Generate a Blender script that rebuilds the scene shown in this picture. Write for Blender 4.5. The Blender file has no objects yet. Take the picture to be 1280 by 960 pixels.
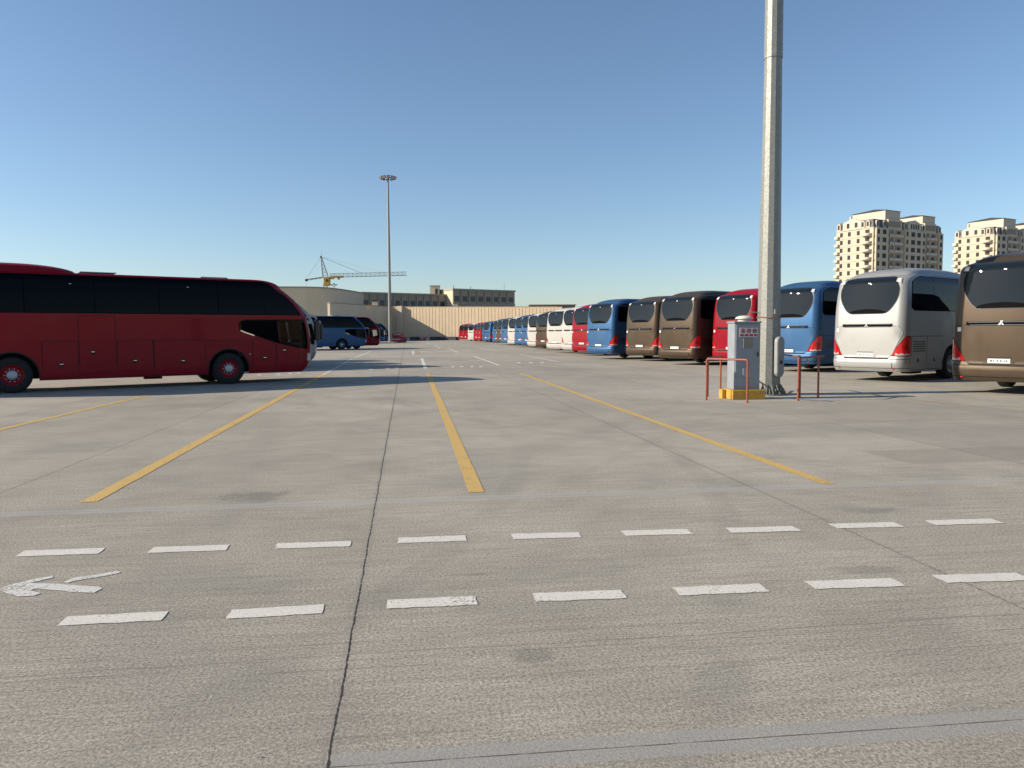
import bpy, math, random
from mathutils import Vector, Matrix
random.seed(7)
R_ = math.radians
scene = bpy.context.scene
COL = scene.collection

# ------------------------------------------------------------------ camera, sky, sun, exposure
CAM_H, PITCH, ROLL, FPX = 1.65, 3.80, 0.30, 960.0
cam_d = bpy.data.cameras.new('camera'); cam_d.sensor_width = 36.0; cam_d.lens = 27.0
cam_d.clip_start = 0.05; cam_d.clip_end = 6000
cam = bpy.data.objects.new('camera', cam_d); COL.objects.link(cam)
CAM_M = Matrix.Rotation(R_(90 - PITCH), 4, 'X') @ Matrix.Rotation(R_(-ROLL), 4, 'Z')
cam.matrix_world = Matrix.Translation((0, 0, CAM_H)) @ CAM_M
scene.camera = cam

SUN_EL = 25.0
SUN_AZ = 264.0                                    # clockwise from +Y (the camera looks along +Y)
to_sun = Vector((math.sin(R_(SUN_AZ)) * math.cos(R_(SUN_EL)), math.cos(R_(SUN_AZ)) * math.cos(R_(SUN_EL)), math.sin(R_(SUN_EL))))
world = bpy.data.worlds.new('World'); scene.world = world; world.use_nodes = True
wn = world.node_tree
sky = wn.nodes.new('ShaderNodeTexSky'); sky.sky_type = 'NISHITA'; sky.sun_disc = False
sky.sun_elevation = R_(SUN_EL); sky.sun_rotation = R_(SUN_AZ)
sky.air_density = 0.95; sky.dust_density = 0.5; sky.ozone_density = 3.3; sky.altitude = 30
bgn = wn.nodes['Background']; bgn.inputs['Strength'].default_value = 0.104
hs = wn.nodes.new('ShaderNodeHueSaturation'); hs.inputs['Saturation'].default_value = 0.98; hs.inputs['Hue'].default_value = 0.498; wn.links.new(sky.outputs[0], hs.inputs['Color'])
wn.links.new(hs.outputs[0], bgn.inputs['Color'])
sl = bpy.data.lights.new('sun', 'SUN'); sl.energy = 5.0; sl.angle = R_(0.53); sl.color = (1.0, 0.885, 0.73)
so = bpy.data.objects.new('sun', sl); COL.objects.link(so)
so.rotation_euler = to_sun.to_track_quat('Z', 'Y').to_euler(); so.location = (-40, -10, 40)
scene.view_settings.view_transform = 'Standard'; scene.view_settings.look = 'None'
scene.view_settings.gamma = 1.0; scene.view_settings.exposure = 0.50
scene.view_settings.use_curve_mapping = False
scene.render.engine = 'CYCLES'
scene.cycles.max_bounces = 6

# ------------------------------------------------------------------ small helpers
def ray(px, py):
    return (CAM_M.to_3x3() @ Vector(((px - 640) / FPX, (480 - py) / FPX, -1))).normalized()
def G(px, py, z=0.0):                             # pixel of the photograph -> point on the ground sheet
    d = ray(px, py); t = (z - CAM_H) / d.z
    return Vector((d.x * t, d.y * t, z))
def at(px, py, Y):                                # pixel at forward distance Y
    d = ray(px, py); t = Y / d.y
    return Vector((d.x * t, Y, CAM_H + d.z * t))

YA = R_(-7.8)                                     # direction of the yard's long joints
ux = Vector((math.cos(YA), -math.sin(YA), 0)); uy = Vector((math.sin(YA), math.cos(YA), 0))
def Yd(u, v, z=0.0): return ux * u + uy * v + Vector((0, 0, z))
def toYd(p): return (p.dot(ux), p.dot(uy))

MATS = {}
def principled(name, col, rough=0.5, metal=0.0, coat=0.0, spec=0.5, var=0.0, vscale=3.0, bump=0.0, bscale=40.0, emis=None):
    if name in MATS: return MATS[name]
    m = bpy.data.materials.new(name); m.use_nodes = True; nt = m.node_tree
    b = nt.nodes['Principled BSDF']
    b.inputs['Base Color'].default_value = (*col, 1); b.inputs['Roughness'].default_value = rough
    b.inputs['Metallic'].default_value = metal
    b.inputs['Specular IOR Level'].default_value = spec
    if coat: b.inputs['Coat Weight'].default_value = coat; b.inputs['Coat Roughness'].default_value = 0.04
    tc = nt.nodes.new('ShaderNodeTexCoord')
    if var:
        n = nt.nodes.new('ShaderNodeTexNoise'); n.inputs['Scale'].default_value = vscale
        n.inputs['Detail'].default_value = 6; n.inputs['Roughness'].default_value = 0.6
        nt.links.new(tc.outputs['Object'], n.inputs['Vector'])
        r = nt.nodes.new('ShaderNodeMapRange'); r.inputs[1].default_value = 0.3; r.inputs[2].default_value = 0.7
        r.inputs[3].default_value = 1 - var; r.inputs[4].default_value = 1 + var
        nt.links.new(n.outputs['Fac'], r.inputs[0])
        h = nt.nodes.new('ShaderNodeHueSaturation'); h.inputs['Color'].default_value = (*col, 1)
        nt.links.new(r.outputs[0], h.inputs['Value']); nt.links.new(h.outputs[0], b.inputs['Base Color'])
        r2 = nt.nodes.new('ShaderNodeMapRange'); r2.inputs[1].default_value = 0.3; r2.inputs[2].default_value = 0.7
        r2.inputs[3].default_value = max(0.01, rough * 0.8); r2.inputs[4].default_value = min(1, rough * 1.25)
        nt.links.new(n.outputs['Fac'], r2.inputs[0]); nt.links.new(r2.outputs[0], b.inputs['Roughness'])
    if bump:
        n2 = nt.nodes.new('ShaderNodeTexNoise'); n2.inputs['Scale'].default_value = bscale; n2.inputs['Detail'].default_value = 4
        nt.links.new(tc.outputs['Object'], n2.inputs['Vector'])
        bp = nt.nodes.new('ShaderNodeBump'); bp.inputs['Strength'].default_value = bump; bp.inputs['Distance'].default_value = 0.01
        nt.links.new(n2.outputs['Fac'], bp.inputs['Height']); nt.links.new(bp.outputs[0], b.inputs['Normal'])
    MATS[name] = m
    return m

class MB:
    """collects shapes and links them as ONE mesh object"""
    def __init__(s): s.v = []; s.f = []; s.sm = []
    def add(s, vs, fs, smooth=False):
        o = len(s.v); s.v += [tuple(v) for v in vs]; s.f += [tuple(i + o for i in f) for f in fs]; s.sm += [smooth] * len(fs)
        return s
    def box(s, c, d, rz=0.0, M=None):
        cx, cy, cz = c; hx, hy, hz = d[0] / 2, d[1] / 2, d[2] / 2
        vs = [Vector((x * hx, y * hy, z * hz)) for z in (-1, 1) for (x, y) in ((-1, -1), (1, -1), (1, 1), (-1, 1))]
        if rz: rm = Matrix.Rotation(rz, 3, 'Z'); vs = [rm @ v for v in vs]
        vs = [v + Vector(c) for v in vs]
        if M: vs = [M @ v for v in vs]
        return s.add(vs, [(3, 2, 1, 0), (4, 5, 6, 7), (0, 1, 5, 4), (1, 2, 6, 5), (2, 3, 7, 6), (3, 0, 4, 7)])
    def bevbox(s, c, d, b=0.01, rz=0.0):
        cx, cy, cz = c; hx, hy, hz = d[0] / 2, d[1] / 2, d[2] / 2
        pts = []; rm = Matrix.Rotation(rz, 3, 'Z')
        def ring(ix, iy, z): return [(-hx + ix, -hy + iy + b, z), (-hx + ix + b, -hy + iy, z), (hx - ix - b, -hy + iy, z), (hx - ix, -hy + iy + b, z),
                                 (hx - ix, hy - iy - b, z), (hx - ix - b, hy - iy, z), (-hx + ix + b, hy - iy, z), (-hx + ix, hy - iy - b, z)]
        for i, z in ((b, -hz), (0, -hz + b), (0, hz - b), (b, hz)): pts += ring(i, i, z)
        vs = [rm @ Vector(p) + Vector(c) for p in pts]; fs = [tuple(range(7, -1, -1)), tuple(range(24, 32))]
        for k in range(3):
            for i in range(8): j = (i + 1) % 8; fs.append((k * 8 + i, k * 8 + j, k * 8 + 8 + j, k * 8 + 8 + i))
        return s.add(vs, fs)
    def tube(s, a, b, r0, r1=None, n=10, smooth=True, caps=True, phase=0.0):
        a = Vector(a); b = Vector(b); r1 = r0 if r1 is None else r1
        q = (b - a).to_track_quat('Z', 'Y')
        vs = []
        for p, r in ((a, r0), (b, r1)):
            for i in range(n):
                t = 2 * math.pi * i / n + phase; vs.append(p + q @ Vector((r * math.cos(t), r * math.sin(t), 0)))
        s.add(vs, [(i, (i + 1) % n, n + (i + 1) % n, n + i) for i in range(n)], smooth)
        if caps: s.add(vs, [tuple(range(n - 1, -1, -1)), tuple(range(n, 2 * n))])
        return s
    def path(s, pts, r, n=10):
        pts = [Vector(p) for p in pts]
        rings = []
        for i, p in enumerate(pts):
            d = (pts[min(i + 1, len(pts) - 1)] - pts[max(i - 1, 0)]).normalized()
            ref = Vector((0, 0, 1)) if abs(d.z) < 0.95 else Vector((0, 1, 0))
            if i == 0: x = d.cross(ref).normalized()
            else: x = (x - d * x.dot(d)).normalized()
            y = d.cross(x)
            rings.append([p + (x * math.cos(2 * math.pi * k / n) + y * math.sin(2 * math.pi * k / n)) * r for k in range(n)])
        vs = [v for rg in rings for v in rg]; fs = []
        for i in range(len(pts) - 1):
            for k in range(n): fs.append((i * n + k, i * n + (k + 1) % n, (i + 1) * n + (k + 1) % n, (i + 1) * n + k))
        s.add(vs, fs, True); s.add(vs, [tuple(range(n - 1, -1, -1)), tuple(range((len(pts) - 1) * n, len(pts) * n))])
        return s
    def lathe(s, prof, c, axis, n=32, smooth=True):        # prof = [(radius, height along axis)]
        q = Vector(axis).to_track_quat('Z', 'Y'); vs = []
        for r, h in prof:
            for i in range(n):
                t = 2 * math.pi * i / n; vs.append(Vector(c) + q @ Vector((r * math.cos(t), r * math.sin(t), h)))
        fs = []
        for k in range(len(prof) - 1):
            for i in range(n): fs.append((k * n + i, k * n + (i + 1) % n, (k + 1) * n + (i + 1) % n, (k + 1) * n + i))
        return s.add(vs, fs, smooth)
    def poly(s, pts): return s.add(pts, [tuple(range(len(pts)))])
    def prism(s, pts, z0, z1):                              # vertical prism over a plan polygon (ccw)
        n = len(pts); vs = [(p[0], p[1], z0) for p in pts] + [(p[0], p[1], z1) for p in pts]
        return s.add(vs, [tuple(range(n - 1, -1, -1)), tuple(range(n, 2 * n))] + [(i, (i + 1) % n, n + (i + 1) % n, n + i) for i in range(n)])
    def build(s, name, mat, parent=None):
        me = bpy.data.meshes.new(name); me.from_pydata(s.v, [], s.f); me.update()
        me.polygons.foreach_set('use_smooth', s.sm)
        me.materials.append(mat)
        o = bpy.data.objects.new(name, me); COL.objects.link(o)
        if parent: o.parent = parent
        return o

def tag(o, label=None, cat=None, group=None, kind=None):
    if label: o['label'] = label
    if cat: o['category'] = cat
    if group: o['group'] = group
    if kind: o['kind'] = kind
    return o
def empty(name, loc=(0, 0, 0), rz=0.0):
    o = bpy.data.objects.new(name, None); COL.objects.link(o); o.location = loc; o.rotation_euler = (0, 0, rz)
    o.empty_display_size = 0.3
    return o
def copy_tree(o, parent=None):
    c = o.copy(); COL.objects.link(c)
    if parent: c.parent = parent
    for ch in [x for x in CH.get(o.name, [])]: copy_tree(ch, c)
    return c
CH = {}
def index_children():
    CH.clear()
    for o in bpy.data.objects:
        if o.parent: CH.setdefault(o.parent.name, []).append(o)

# node maths helper ----------------------------------------------------------
class NT:
    def __init__(s, name):
        s.m = bpy.data.materials.new(name); s.m.use_nodes = True; s.nt = s.m.node_tree
        s.b = s.nt.nodes['Principled BSDF']
    def n(s, t): return s.nt.nodes.new(t)
    def l(s, a, b): s.nt.links.new(a, b)
    def val(s, inp, v):
        if isinstance(v, (int, float)): inp.default_value = v
        else: s.l(v, inp)
    def math(s, op, a, b=0.0, c=0.0, clamp=False):
        n = s.n('ShaderNodeMath'); n.operation = op; n.use_clamp = clamp
        s.val(n.inputs[0], a); s.val(n.inputs[1], b); s.val(n.inputs[2], c)
        return n.outputs[0]
    def vec(s, x, y, z=0.0):
        n = s.n('ShaderNodeCombineXYZ'); s.val(n.inputs[0], x); s.val(n.inputs[1], y); s.val(n.inputs[2], z); return n.outputs[0]
    def noise(s, vec, scale=1.0, detail=4, rough=0.55, w=None):
        n = s.n('ShaderNodeTexNoise'); s.l(vec, n.inputs['Vector']); n.inputs['Scale'].default_value = scale
        n.inputs['Detail'].default_value = detail; n.inputs['Roughness'].default_value = rough
        return n.outputs['Fac']
    def rng(s, v, a, b, c, d, smooth=False):
        n = s.n('ShaderNodeMapRange'); s.l(v, n.inputs[0])
        if smooth: n.interpolation_type = 'SMOOTHSTEP'
        for i, x in zip((1, 2, 3, 4), (a, b, c, d)): n.inputs[i].default_value = x
        return n.outputs[0]
    def mix(s, f, a, b, mode='MIX'):
        n = s.n('ShaderNodeMix'); n.data_type = 'RGBA'; n.blend_type = mode
        s.val(n.inputs[0], f)
        for i, x in ((6, a), (7, b)):
            if isinstance(x, tuple): n.inputs[i].default_value = (*x, 1)
            else: s.l(x, n.inputs[i])
        return n.outputs[2]

# ------------------------------------------------------------------ ground
def concrete_material():
    t = NT('yard concrete')
    tc = t.n('ShaderNodeTexCoord'); sp = t.n('ShaderNodeSeparateXYZ'); t.l(tc.outputs['Object'], sp.inputs[0])
    u, v = sp.outputs[0], sp.outputs[1]            # across / along the yard, in metres
    P = t.vec(u, v)
    big = t.noise(P, 0.11, 5, 0.6); mid = t.noise(P, 0.9, 6, 0.62)
    broom = t.noise(t.vec(t.math('MULTIPLY', u, 0.55), t.math('MULTIPLY', v, 7.0)), 2.0, 6, 0.7)
    broom2 = t.noise(t.vec(t.math('MULTIPLY', u, 2.0), t.math('MULTIPLY', v, 26.0)), 2.0, 4, 0.65)
    fine = t.noise(P, 60.0, 4, 0.8); grit = t.noise(P, 150.0, 2, 0.7)
    col = t.mix(t.rng(big, 0.32, 0.68, 0, 1), (0.318, 0.291, 0.239), (0.440, 0.397, 0.322))
    def mul(c, f): return t.mix(1.0, c, t.mixgrey(f), 'MULTIPLY')
    def grey(f):
        n = t.n('ShaderNodeCombineColor'); [t.l(f, n.inputs[i]) for i in range(3)]; return n.outputs[0]
    t.mixgrey = grey
    col = mul(col, t.rng(mid, 0.3, 0.7, 0.86, 1.12))
    col = mul(col, t.rng(broom, 0.28, 0.72, 0.83, 1.13))
    col = mul(col, t.rng(broom2, 0.3, 0.7, 0.93, 1.06))
    col = mul(col, t.rng(fine, 0.32, 0.68, 0.42, 1.55))
    col = mul(col, t.rng(grit, 0.3, 0.7, 0.74, 1.26))
    # each slab was poured on its own: a slightly different tone
    su = t.math('FLOOR', t.math('DIVIDE', t.math('ADD', u, 0.32), 3.93)); sv = t.math('FLOOR', t.math('DIVIDE', t.math('ADD', v, -7.55), 4.6))
    wn_ = t.n('ShaderNodeTexWhiteNoise'); wn_.noise_dimensions = '2D'; t.l(t.vec(su, sv), wn_.inputs['Vector'])
    col = mul(col, t.rng(wn_.outputs['Value'], 0, 1, 0.94, 1.05))
    # dark pits between the aggregate
    pit = t.noise(P, 75.0, 2, 0.5); pitm = t.math('MULTIPLY', t.rng(pit, 0.60, 0.66, 0, 0.75), t.rng(mid, 0.4, 0.62, 0.35, 1))
    col = t.mix(pitm, col, (0.11, 0.1, 0.088))
    # long scratch lines that run across the yard
    wob = t.math('MULTIPLY', t.math('SUBTRACT', t.noise(P, 0.5, 4, 0.6), 0.5), 0.5)
    ln = t.noise(t.vec(t.math('MULTIPLY', u, 0.10), t.math('MULTIPLY', t.math('ADD', v, wob), 5.5)), 1.0, 5, 0.75)
    lnm = t.math('MULTIPLY', t.rng(t.math('ABSOLUTE', t.math('SUBTRACT', ln, 0.5)), 0.0, 0.012, 0.42, 0), t.rng(mid, 0.45, 0.6, 0.1, 1))
    col = t.mix(lnm, col, (0.12, 0.11, 0.1))
    # tyre tracks: long faint dark bands along and askew
    for ang, off, k in ((0.10, 0.0, 1.0), (-0.62, 40.0, 0.8), (0.75, 17.0, 0.7)):
        uu = t.math('ADD', t.math('MULTIPLY', u, math.cos(ang)), t.math('MULTIPLY', v, math.sin(ang)))
        vv = t.math('SUBTRACT', t.math('MULTIPLY', v, math.cos(ang)), t.math('MULTIPLY', u, math.sin(ang)))
        tn = t.noise(t.vec(t.math('ADD', t.math('MULTIPLY', uu, 0.9), off), t.math('MULTIPLY', vv, 0.045)), 1.0, 3, 0.5)
        tm = t.math('MULTIPLY', t.rng(tn, 0.56, 0.72, 0, 0.20 * k, True), t.rng(broom, 0.35, 0.6, 0.4, 1.0))
        col = t.mix(tm, col, (0.135, 0.13, 0.125))
    # short dark streaks where the broomed surface has worn open
    sk = t.noise(t.vec(t.math('MULTIPLY', u, 1.3), t.math('MULTIPLY', v, 16.0)), 1.0, 6, 0.75)
    skm = t.math('MULTIPLY', t.rng(sk, 0.555, 0.66, 0, 0.75), t.rng(t.noise(P, 0.55, 4, 0.6), 0.42, 0.62, 0.1, 1))
    col = t.mix(t.math('MULTIPLY', skm, t.rng(fine, 0.42, 0.58, 0.25, 1)), col, (0.145, 0.132, 0.11))
    # turning marks: pairs of faint arcs left by tyres
    for cx_, cy_, rr_, am in ((-14.0, 12.0, 15.6, 0.22), (-14.0, 12.0, 17.7, 0.20), (17.0, 22.0, 17.5, 0.20), (17.0, 22.0, 19.6, 0.16), (10.0, -6.0, 19.0, 0.18), (10.0, -6.0, 21.0, 0.16), (-6.0, -4.0, 8.2, 0.16)):
        ddx = t.math('SUBTRACT', u, cx_); ddy = t.math('SUBTRACT', v, cy_)
        dist = t.math('SQRT', t.math('ADD', t.math('MULTIPLY', ddx, ddx), t.math('MULTIPLY', ddy, ddy)))
        da = t.math('ABSOLUTE', t.math('SUBTRACT', dist, rr_))
        mk = t.math('MULTIPLY', t.rng(da, 0.08, 0.17, am, 0, True), t.rng(t.noise(P, 0.35, 3, 0.6), 0.42, 0.6, 0, 1))
        col = t.mix(t.math('MULTIPLY', mk, t.rng(fine, 0.35, 0.6, 0.5, 1)), col, (0.12, 0.115, 0.11))
    # greenish damp clouds
    dg = t.noise(t.vec(t.math('ADD', u, 31.0), t.math('MULTIPLY', v, 1.2)), 0.45, 6, 0.65)
    col = t.mix(t.rng(dg, 0.52, 0.70, 0, 0.38, True), col, (0.205, 0.202, 0.172))
    # oil and damp stains
    st = t.noise(t.vec(t.math('MULTIPLY', u, 0.8), t.math('MULTIPLY', v, 1.5)), 0.75, 4, 0.55)
    col = t.mix(t.rng(st, 0.66, 0.74, 0, 0.30, True), col, (0.12, 0.118, 0.108))
    def spot(px, py, ru, rv, amt, c):
        a, b = toYd(G(px, py))
        du = t.math('DIVIDE', t.math('SUBTRACT', u, a), ru); dv = t.math('DIVIDE', t.math('SUBTRACT', v, b), rv)
        d = t.math('ADD', t.math('MULTIPLY', du, du), t.math('MULTIPLY', dv, dv))
        d = t.math('ADD', d, t.math('MULTIPLY', t.math('SUBTRACT', t.noise(P, 4.5, 6, 0.7), 0.5), 6.0))
        return t.mix(t.math('MULTIPLY', t.rng(d, 0.2, 1.5, amt, 0, True), t.rng(broom, 0.3, 0.6, 0.5, 1)), col, c)
    col = spot(322, 620, 0.34, 0.26, 0.5, (0.12, 0.118, 0.10))
    col = spot(1090, 638, 0.22, 0.12, 0.45, (0.12, 0.118, 0.108))
    col = spot(1080, 712, 0.25, 0.1, 0.4, (0.12, 0.118, 0.108))
    col = spot(665, 818, 0.13, 0.09, 0.4, (0.10, 0.10, 0.09))
    col = spot(150, 640, 0.5, 0.22, 0.2, (0.15, 0.145, 0.13))
    col = spot(880, 488, 3.2, 3.2, 0.55, (0.42, 0.385, 0.33))
    # the rectangular repair by the right edge
    a0 = toYd(G(1215, 568))
    ru_ = t.math('ABSOLUTE', t.math('SUBTRACT', t.math('ADD', u, t.math('MULTIPLY', v, 0.0)), a0[0])); rv_ = t.math('ABSOLUTE', t.math('SUBTRACT', v, a0[1]))
    rep = t.math('MULTIPLY', t.rng(ru_, 1.25, 1.29, 1, 0), t.rng(rv_, 0.52, 0.56, 1, 0))
    col = t.mix(t.math('MULTIPLY', rep, 0.45), col, (0.235, 0.205, 0.17))
    # joints along the yard, every 3.93 m
    jw = t.math('MULTIPLY', t.math('SUBTRACT', t.noise(P, 2.2, 5, 0.7), 0.5), 0.028)
    ju = t.math('ADD', t.math('ADD', u, 0.32), jw)
    jd = t.math('ABSOLUTE', t.math('MULTIPLY', t.math('SUBTRACT', t.math('FRACT', t.math('ADD', t.math('DIVIDE', ju, 3.93), 0.5)), 0.5), 3.93))
    jn = t.noise(P, 6.0, 3, 0.6)
    jwid = t.rng(t.noise(P, 18.0, 4, 0.7), 0.35, 0.65, 0.0015, 0.0085)
    main = t.rng(t.math('ABSOLUTE', t.math('ADD', u, 0.32)), 1.0, 1.2, 1.0, 0.6)
    jm = t.math('LESS_THAN', jd, jwid)
    edge = t.math('MULTIPLY', main, t.rng(jd, 0.01, 0.05, 0.22, 0))
    col = t.mix(edge, col, (0.17, 0.16, 0.145))
    # sealed joints across the yard
    stepm = t.math('LESS_THAN', u, -0.32)
    def cross(v0, half, tone, amt, lw, wig=0.012, drift=0.0, step=0.0):
        dv = t.math('ADD', t.math('SUBTRACT', v, v0), t.math('MULTIPLY', u, drift))
        if step: dv = t.math('ADD', dv, t.math('MULTIPLY', stepm, step))
        dv = t.math('ADD', dv, t.math('MULTIPLY', t.math('SUBTRACT', t.noise(P, 1.6, 4, 0.6), 0.5), wig))
        ad = t.math('ABSOLUTE', dv)
        c2 = t.mix(t.math('MULTIPLY', t.rng(ad, half, half + 0.012, amt, 0), t.rng(mid, 0.3, 0.6, 0.7, 1)), col, tone)
        return t.mix(t.math('MULTIPLY', t.math('LESS_THAN', ad, lw), t.rng(jn, 0.35, 0.5, 0.25, 0.85)), c2, (0.06, 0.056, 0.052))
    for px_, py_, am in ((700, 803, 0.6), (760, 817, 0.5), (300, 835, 0.5), (900, 712, 0.35), (560, 851, 0.35), (1000, 770, 0.4), (250, 800, 0.3)):
        dv0 = t.math('ABSOLUTE', t.math('ADD', t.math('SUBTRACT', v, toYd(G(px_, py_))[1]), t.math('MULTIPLY', t.math('SUBTRACT', t.noise(t.vec(u, py_ * 1.0), 0.8, 6, 0.6), 0.5), 0.10)))
        col = t.mix(t.math('MULTIPLY', t.rng(dv0, 0.002, 0.007, am, 0), t.rng(t.noise(t.vec(u, py_ * 3.1), 0.7, 4, 0.7), 0.42, 0.56, 0, 1)), col, (0.10, 0.092, 0.08))
    vn = toYd(G(840, 926))[1]
    col = cross(vn, 0.085, (0.315, 0.307, 0.288), 0.75, 0.004, 0.014, 0.02, 0.13)
    v1 = toYd(G(466, 627))[1]
    col = cross(v1, 0.085, (0.375, 0.36, 0.33), 0.6, 0.003, 0.02, 0.0)
    for k in range(1, 5): col = cross(v1 + 4.6 * k, 0.07, (0.36, 0.34, 0.30), 0.32, 0.006, 0.02)
    col = t.mix(t.math('MULTIPLY', jm, main), col, (0.045, 0.042, 0.038))
    t.l(col, t.b.inputs['Base Color']); t.b.inputs['Roughness'].default_value = 0.88; t.b.inputs['Specular IOR Level'].default_value = 0.3
    hgt = t.math('ADD', t.math('MULTIPLY', fine, 1.4), t.math('ADD', t.math('MULTIPLY', grit, 0.5), t.math('MULTIPLY', broom2, 0.7)))
    hgt = t.math('SUBTRACT', hgt, t.math('MULTIPLY', jm, 2.5))
    bp = t.n('ShaderNodeBump'); bp.inputs['Strength'].default_value = 0.55; bp.inputs['Distance'].default_value = 0.006
    t.l(hgt, bp.inputs['Height']); t.l(bp.outputs[0], t.b.inputs['Normal'])
    return t.m
yard = MB().add([(-160, -60, 0), (160, -60, 0), (160, 230, 0), (-160, 230, 0)], [(0, 1, 2, 3)]).build('concrete_yard', concrete_material())
yard.rotation_euler = (0, 0, -YA); tag(yard, kind='structure')
soil = principled('dusty soil', (0.27, 0.235, 0.18), 0.95, var=0.2, vscale=0.05)
tag(MB().add([(-4000, -4000, -0.05), (4000, -4000, -0.05), (4000, 4000, -0.05), (-4000, 4000, -0.05)], [(0, 1, 2, 3)]).build('ground', soil), kind='structure')

def paint_mark(name, c, wear):
    t = NT(name); tc = t.n('ShaderNodeTexCoord')
    n1 = t.noise(tc.outputs['Object'], 55, 4, 0.75); n2 = t.noise(tc.outputs['Object'], 2.5, 5, 0.6)
    col = t.mix(t.rng(n1, 0.3, 0.7, 0, 1), tuple(x * 0.78 for x in c), tuple(min(1, x * 1.05) for x in c))
    col = t.mix(t.rng(n2, 0.45, 0.75, 0, 0.35), col, tuple(x * 0.6 for x in c))
    t.l(col, t.b.inputs['Base Color']); t.b.inputs['Roughness'].default_value = 0.7
    a = t.math('ADD', n1, t.math('MULTIPLY', t.math('SUBTRACT', n2, 0.5), 0.45))
    t.l(t.rng(a, wear, wear + 0.05, 0, 1), t.b.inputs['Alpha'])
    bp = t.n('ShaderNodeBump'); bp.inputs['Strength'].default_value = 0.4; bp.inputs['Distance'].default_value = 0.005
    t.l(n1, bp.inputs['Height']); t.l(bp.outputs[0], t.b.inputs['Normal'])
    return t.m
M_WHITE = paint_mark('white road paint', (0.70, 0.665, 0.585), 0.34)
M_WORN = paint_mark('worn white road paint', (0.66, 0.64, 0.58), 0.38)
M_YEL = paint_mark('yellow road paint', (0.62, 0.41, 0.125), 0.36)
M_YELW = paint_mark('worn yellow road paint', (0.58, 0.38, 0.13), 0.50)
ZM = 0.004
def ragged(pts, seg=0.05, amp=0.006):
    out = []
    for i, p in enumerate(pts):
        q = pts[(i + 1) % len(pts)]; L = (q - p).length; n = max(1, min(120, int(L / seg)))
        for k in range(n):
            r = p.lerp(q, k / n)
            out.append(r + Vector((random.uniform(-amp, amp), random.uniform(-amp, amp), 0)) if k else r)
    return out
def road_mark(px, mat, name='dashed_line'):
    m = MB()
    for quad in px:
        pts = [Vector((*G(x, y).xy, ZM)) for x, y in quad]
        if sum(a.x * b.y - b.x * a.y for a, b in zip(pts, pts[1:] + pts[:1])) < 0: pts.reverse()
        m.poly(ragged(pts))
    o = m.build(name, mat); tag(o, kind='structure'); return o
def lerp(a, b, t): return a + (b - a) * t
# two rows of white dashes (each dash: left x, right x at mid height)
row1 = [(25, 127, 692.5, 689, 7.5), (188, 285, 688, 685, 7.2), (345, 438, 683, 680, 6.8), (497, 583, 676, 673, 6.8), (640, 725, 671, 669, 6.6), (779, 863, 667, 665, 6.4), (911, 996, 663.5, 661, 6.2), (1041, 1124, 658, 656, 6.0), (1163, 1247, 654, 651.5, 5.8)]
row2 = [(78, 206, 777, 770.5, 11.5), (286, 404, 768.5, 761.5, 11.5), (484, 596, 756, 751, 11), (668, 780, 747.5, 743, 10.5), (845, 956, 740, 735, 10), (1012, 1123, 732, 728, 10), (1174, 1281, 724.5, 721, 9.6), (1330, 1436, 718, 714.5, 9.2)]
VX, VY = 508, 416.5
def dash(x0, x1, y0, y1, h):
    def sl(x, y, dy): return (x + (x - VX) / (y - VY) * dy * 0.95, y + dy)
    return [sl(x0, y0, h / 2), sl(x1, y1, h / 2), sl(x1, y1, -h / 2), sl(x0, y0, -h / 2)]
for r, nm in ((row1, 'dashed_line'), (row2, 'dashed_line')):
    road_mark([dash(*d) for d in r], M_WHITE, nm)
# worn arrow
road_mark([[(0, 737), (10, 732), (28, 728), (48, 730), (64, 730), (58, 734), (42, 737), (38, 738.5), (51, 742), (44, 745), (22, 746), (8, 742)],
           [(64.5, 730.2), (95, 732), (124, 734), (128, 736), (118, 741.5), (98, 741), (66, 738.2), (46, 736.8), (58.5, 734)],
           [(28, 727.7), (44, 724), (66, 720.5), (67, 722.5), (48, 727), (36, 729)],
           [(80, 728), (92, 722.5), (120, 719), (146, 714.3), (152, 715.5), (146, 717.5), (120, 722.5), (92, 727), (84, 729.3)]], M_WORN, 'painted_arrow')
# yellow bay lines: polygon from ground points
def line_px(p0, p1, w, mat, name):
    a, b = G(*p0), G(*p1); d = (b - a).normalized(); n = Vector((-d.y, d.x, 0)) * w / 2
    up = Vector((0, 0, ZM))
    pts = ragged([a - n + up, b - n + up, b + n + up, a + n + up], 0.25, 0.005)
    o = MB().poly(pts).build(name, mat); tag(o, kind='structure'); return o
line_px((110, 628), (404, 468.5), 0.165, M_YEL, 'bay_line')
line_px((596, 615.5), (535, 467), 0.165, M_YEL, 'bay_line')
line_px((1036, 605), (650, 466.5), 0.155, M_YEL, 'bay_line')
line_px((-60, 551), (190, 493), 0.14, M_YEL, 'bay_line')
line_px((1300, 516.5), (1070, 492), 0.11, M_YELW, 'bay_line')
line_px((686, 497), (716, 492), 0.08, M_YELW, 'bay_line')
line_px((404, 468.5), (440, 449), 0.12, M_WORN, 'lane_line')
line_px((444, 447), (464, 438.8), 0.13, M_WHITE, 'lane_line')
line_px((531.8, 460.5), (527.3, 448), 0.17, M_WHITE, 'lane_line')
line_px((516.8, 443), (516, 438.6), 0.17, M_WHITE, 'lane_line')
line_px((524, 443.5), (521, 439), 0.17, M_YELW, 'lane_line')
line_px((624.5, 456.8), (592, 445.2), 0.14, M_WHITE, 'lane_line')
line_px((573, 440.6), (561, 436), 0.14, M_WHITE, 'lane_line')
line_px((550, 434.8), (543, 432), 0.14, M_WHITE, 'lane_line')
line_px((536, 430), (534, 428.7), 0.14, M_WHITE, 'lane_line')
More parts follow.
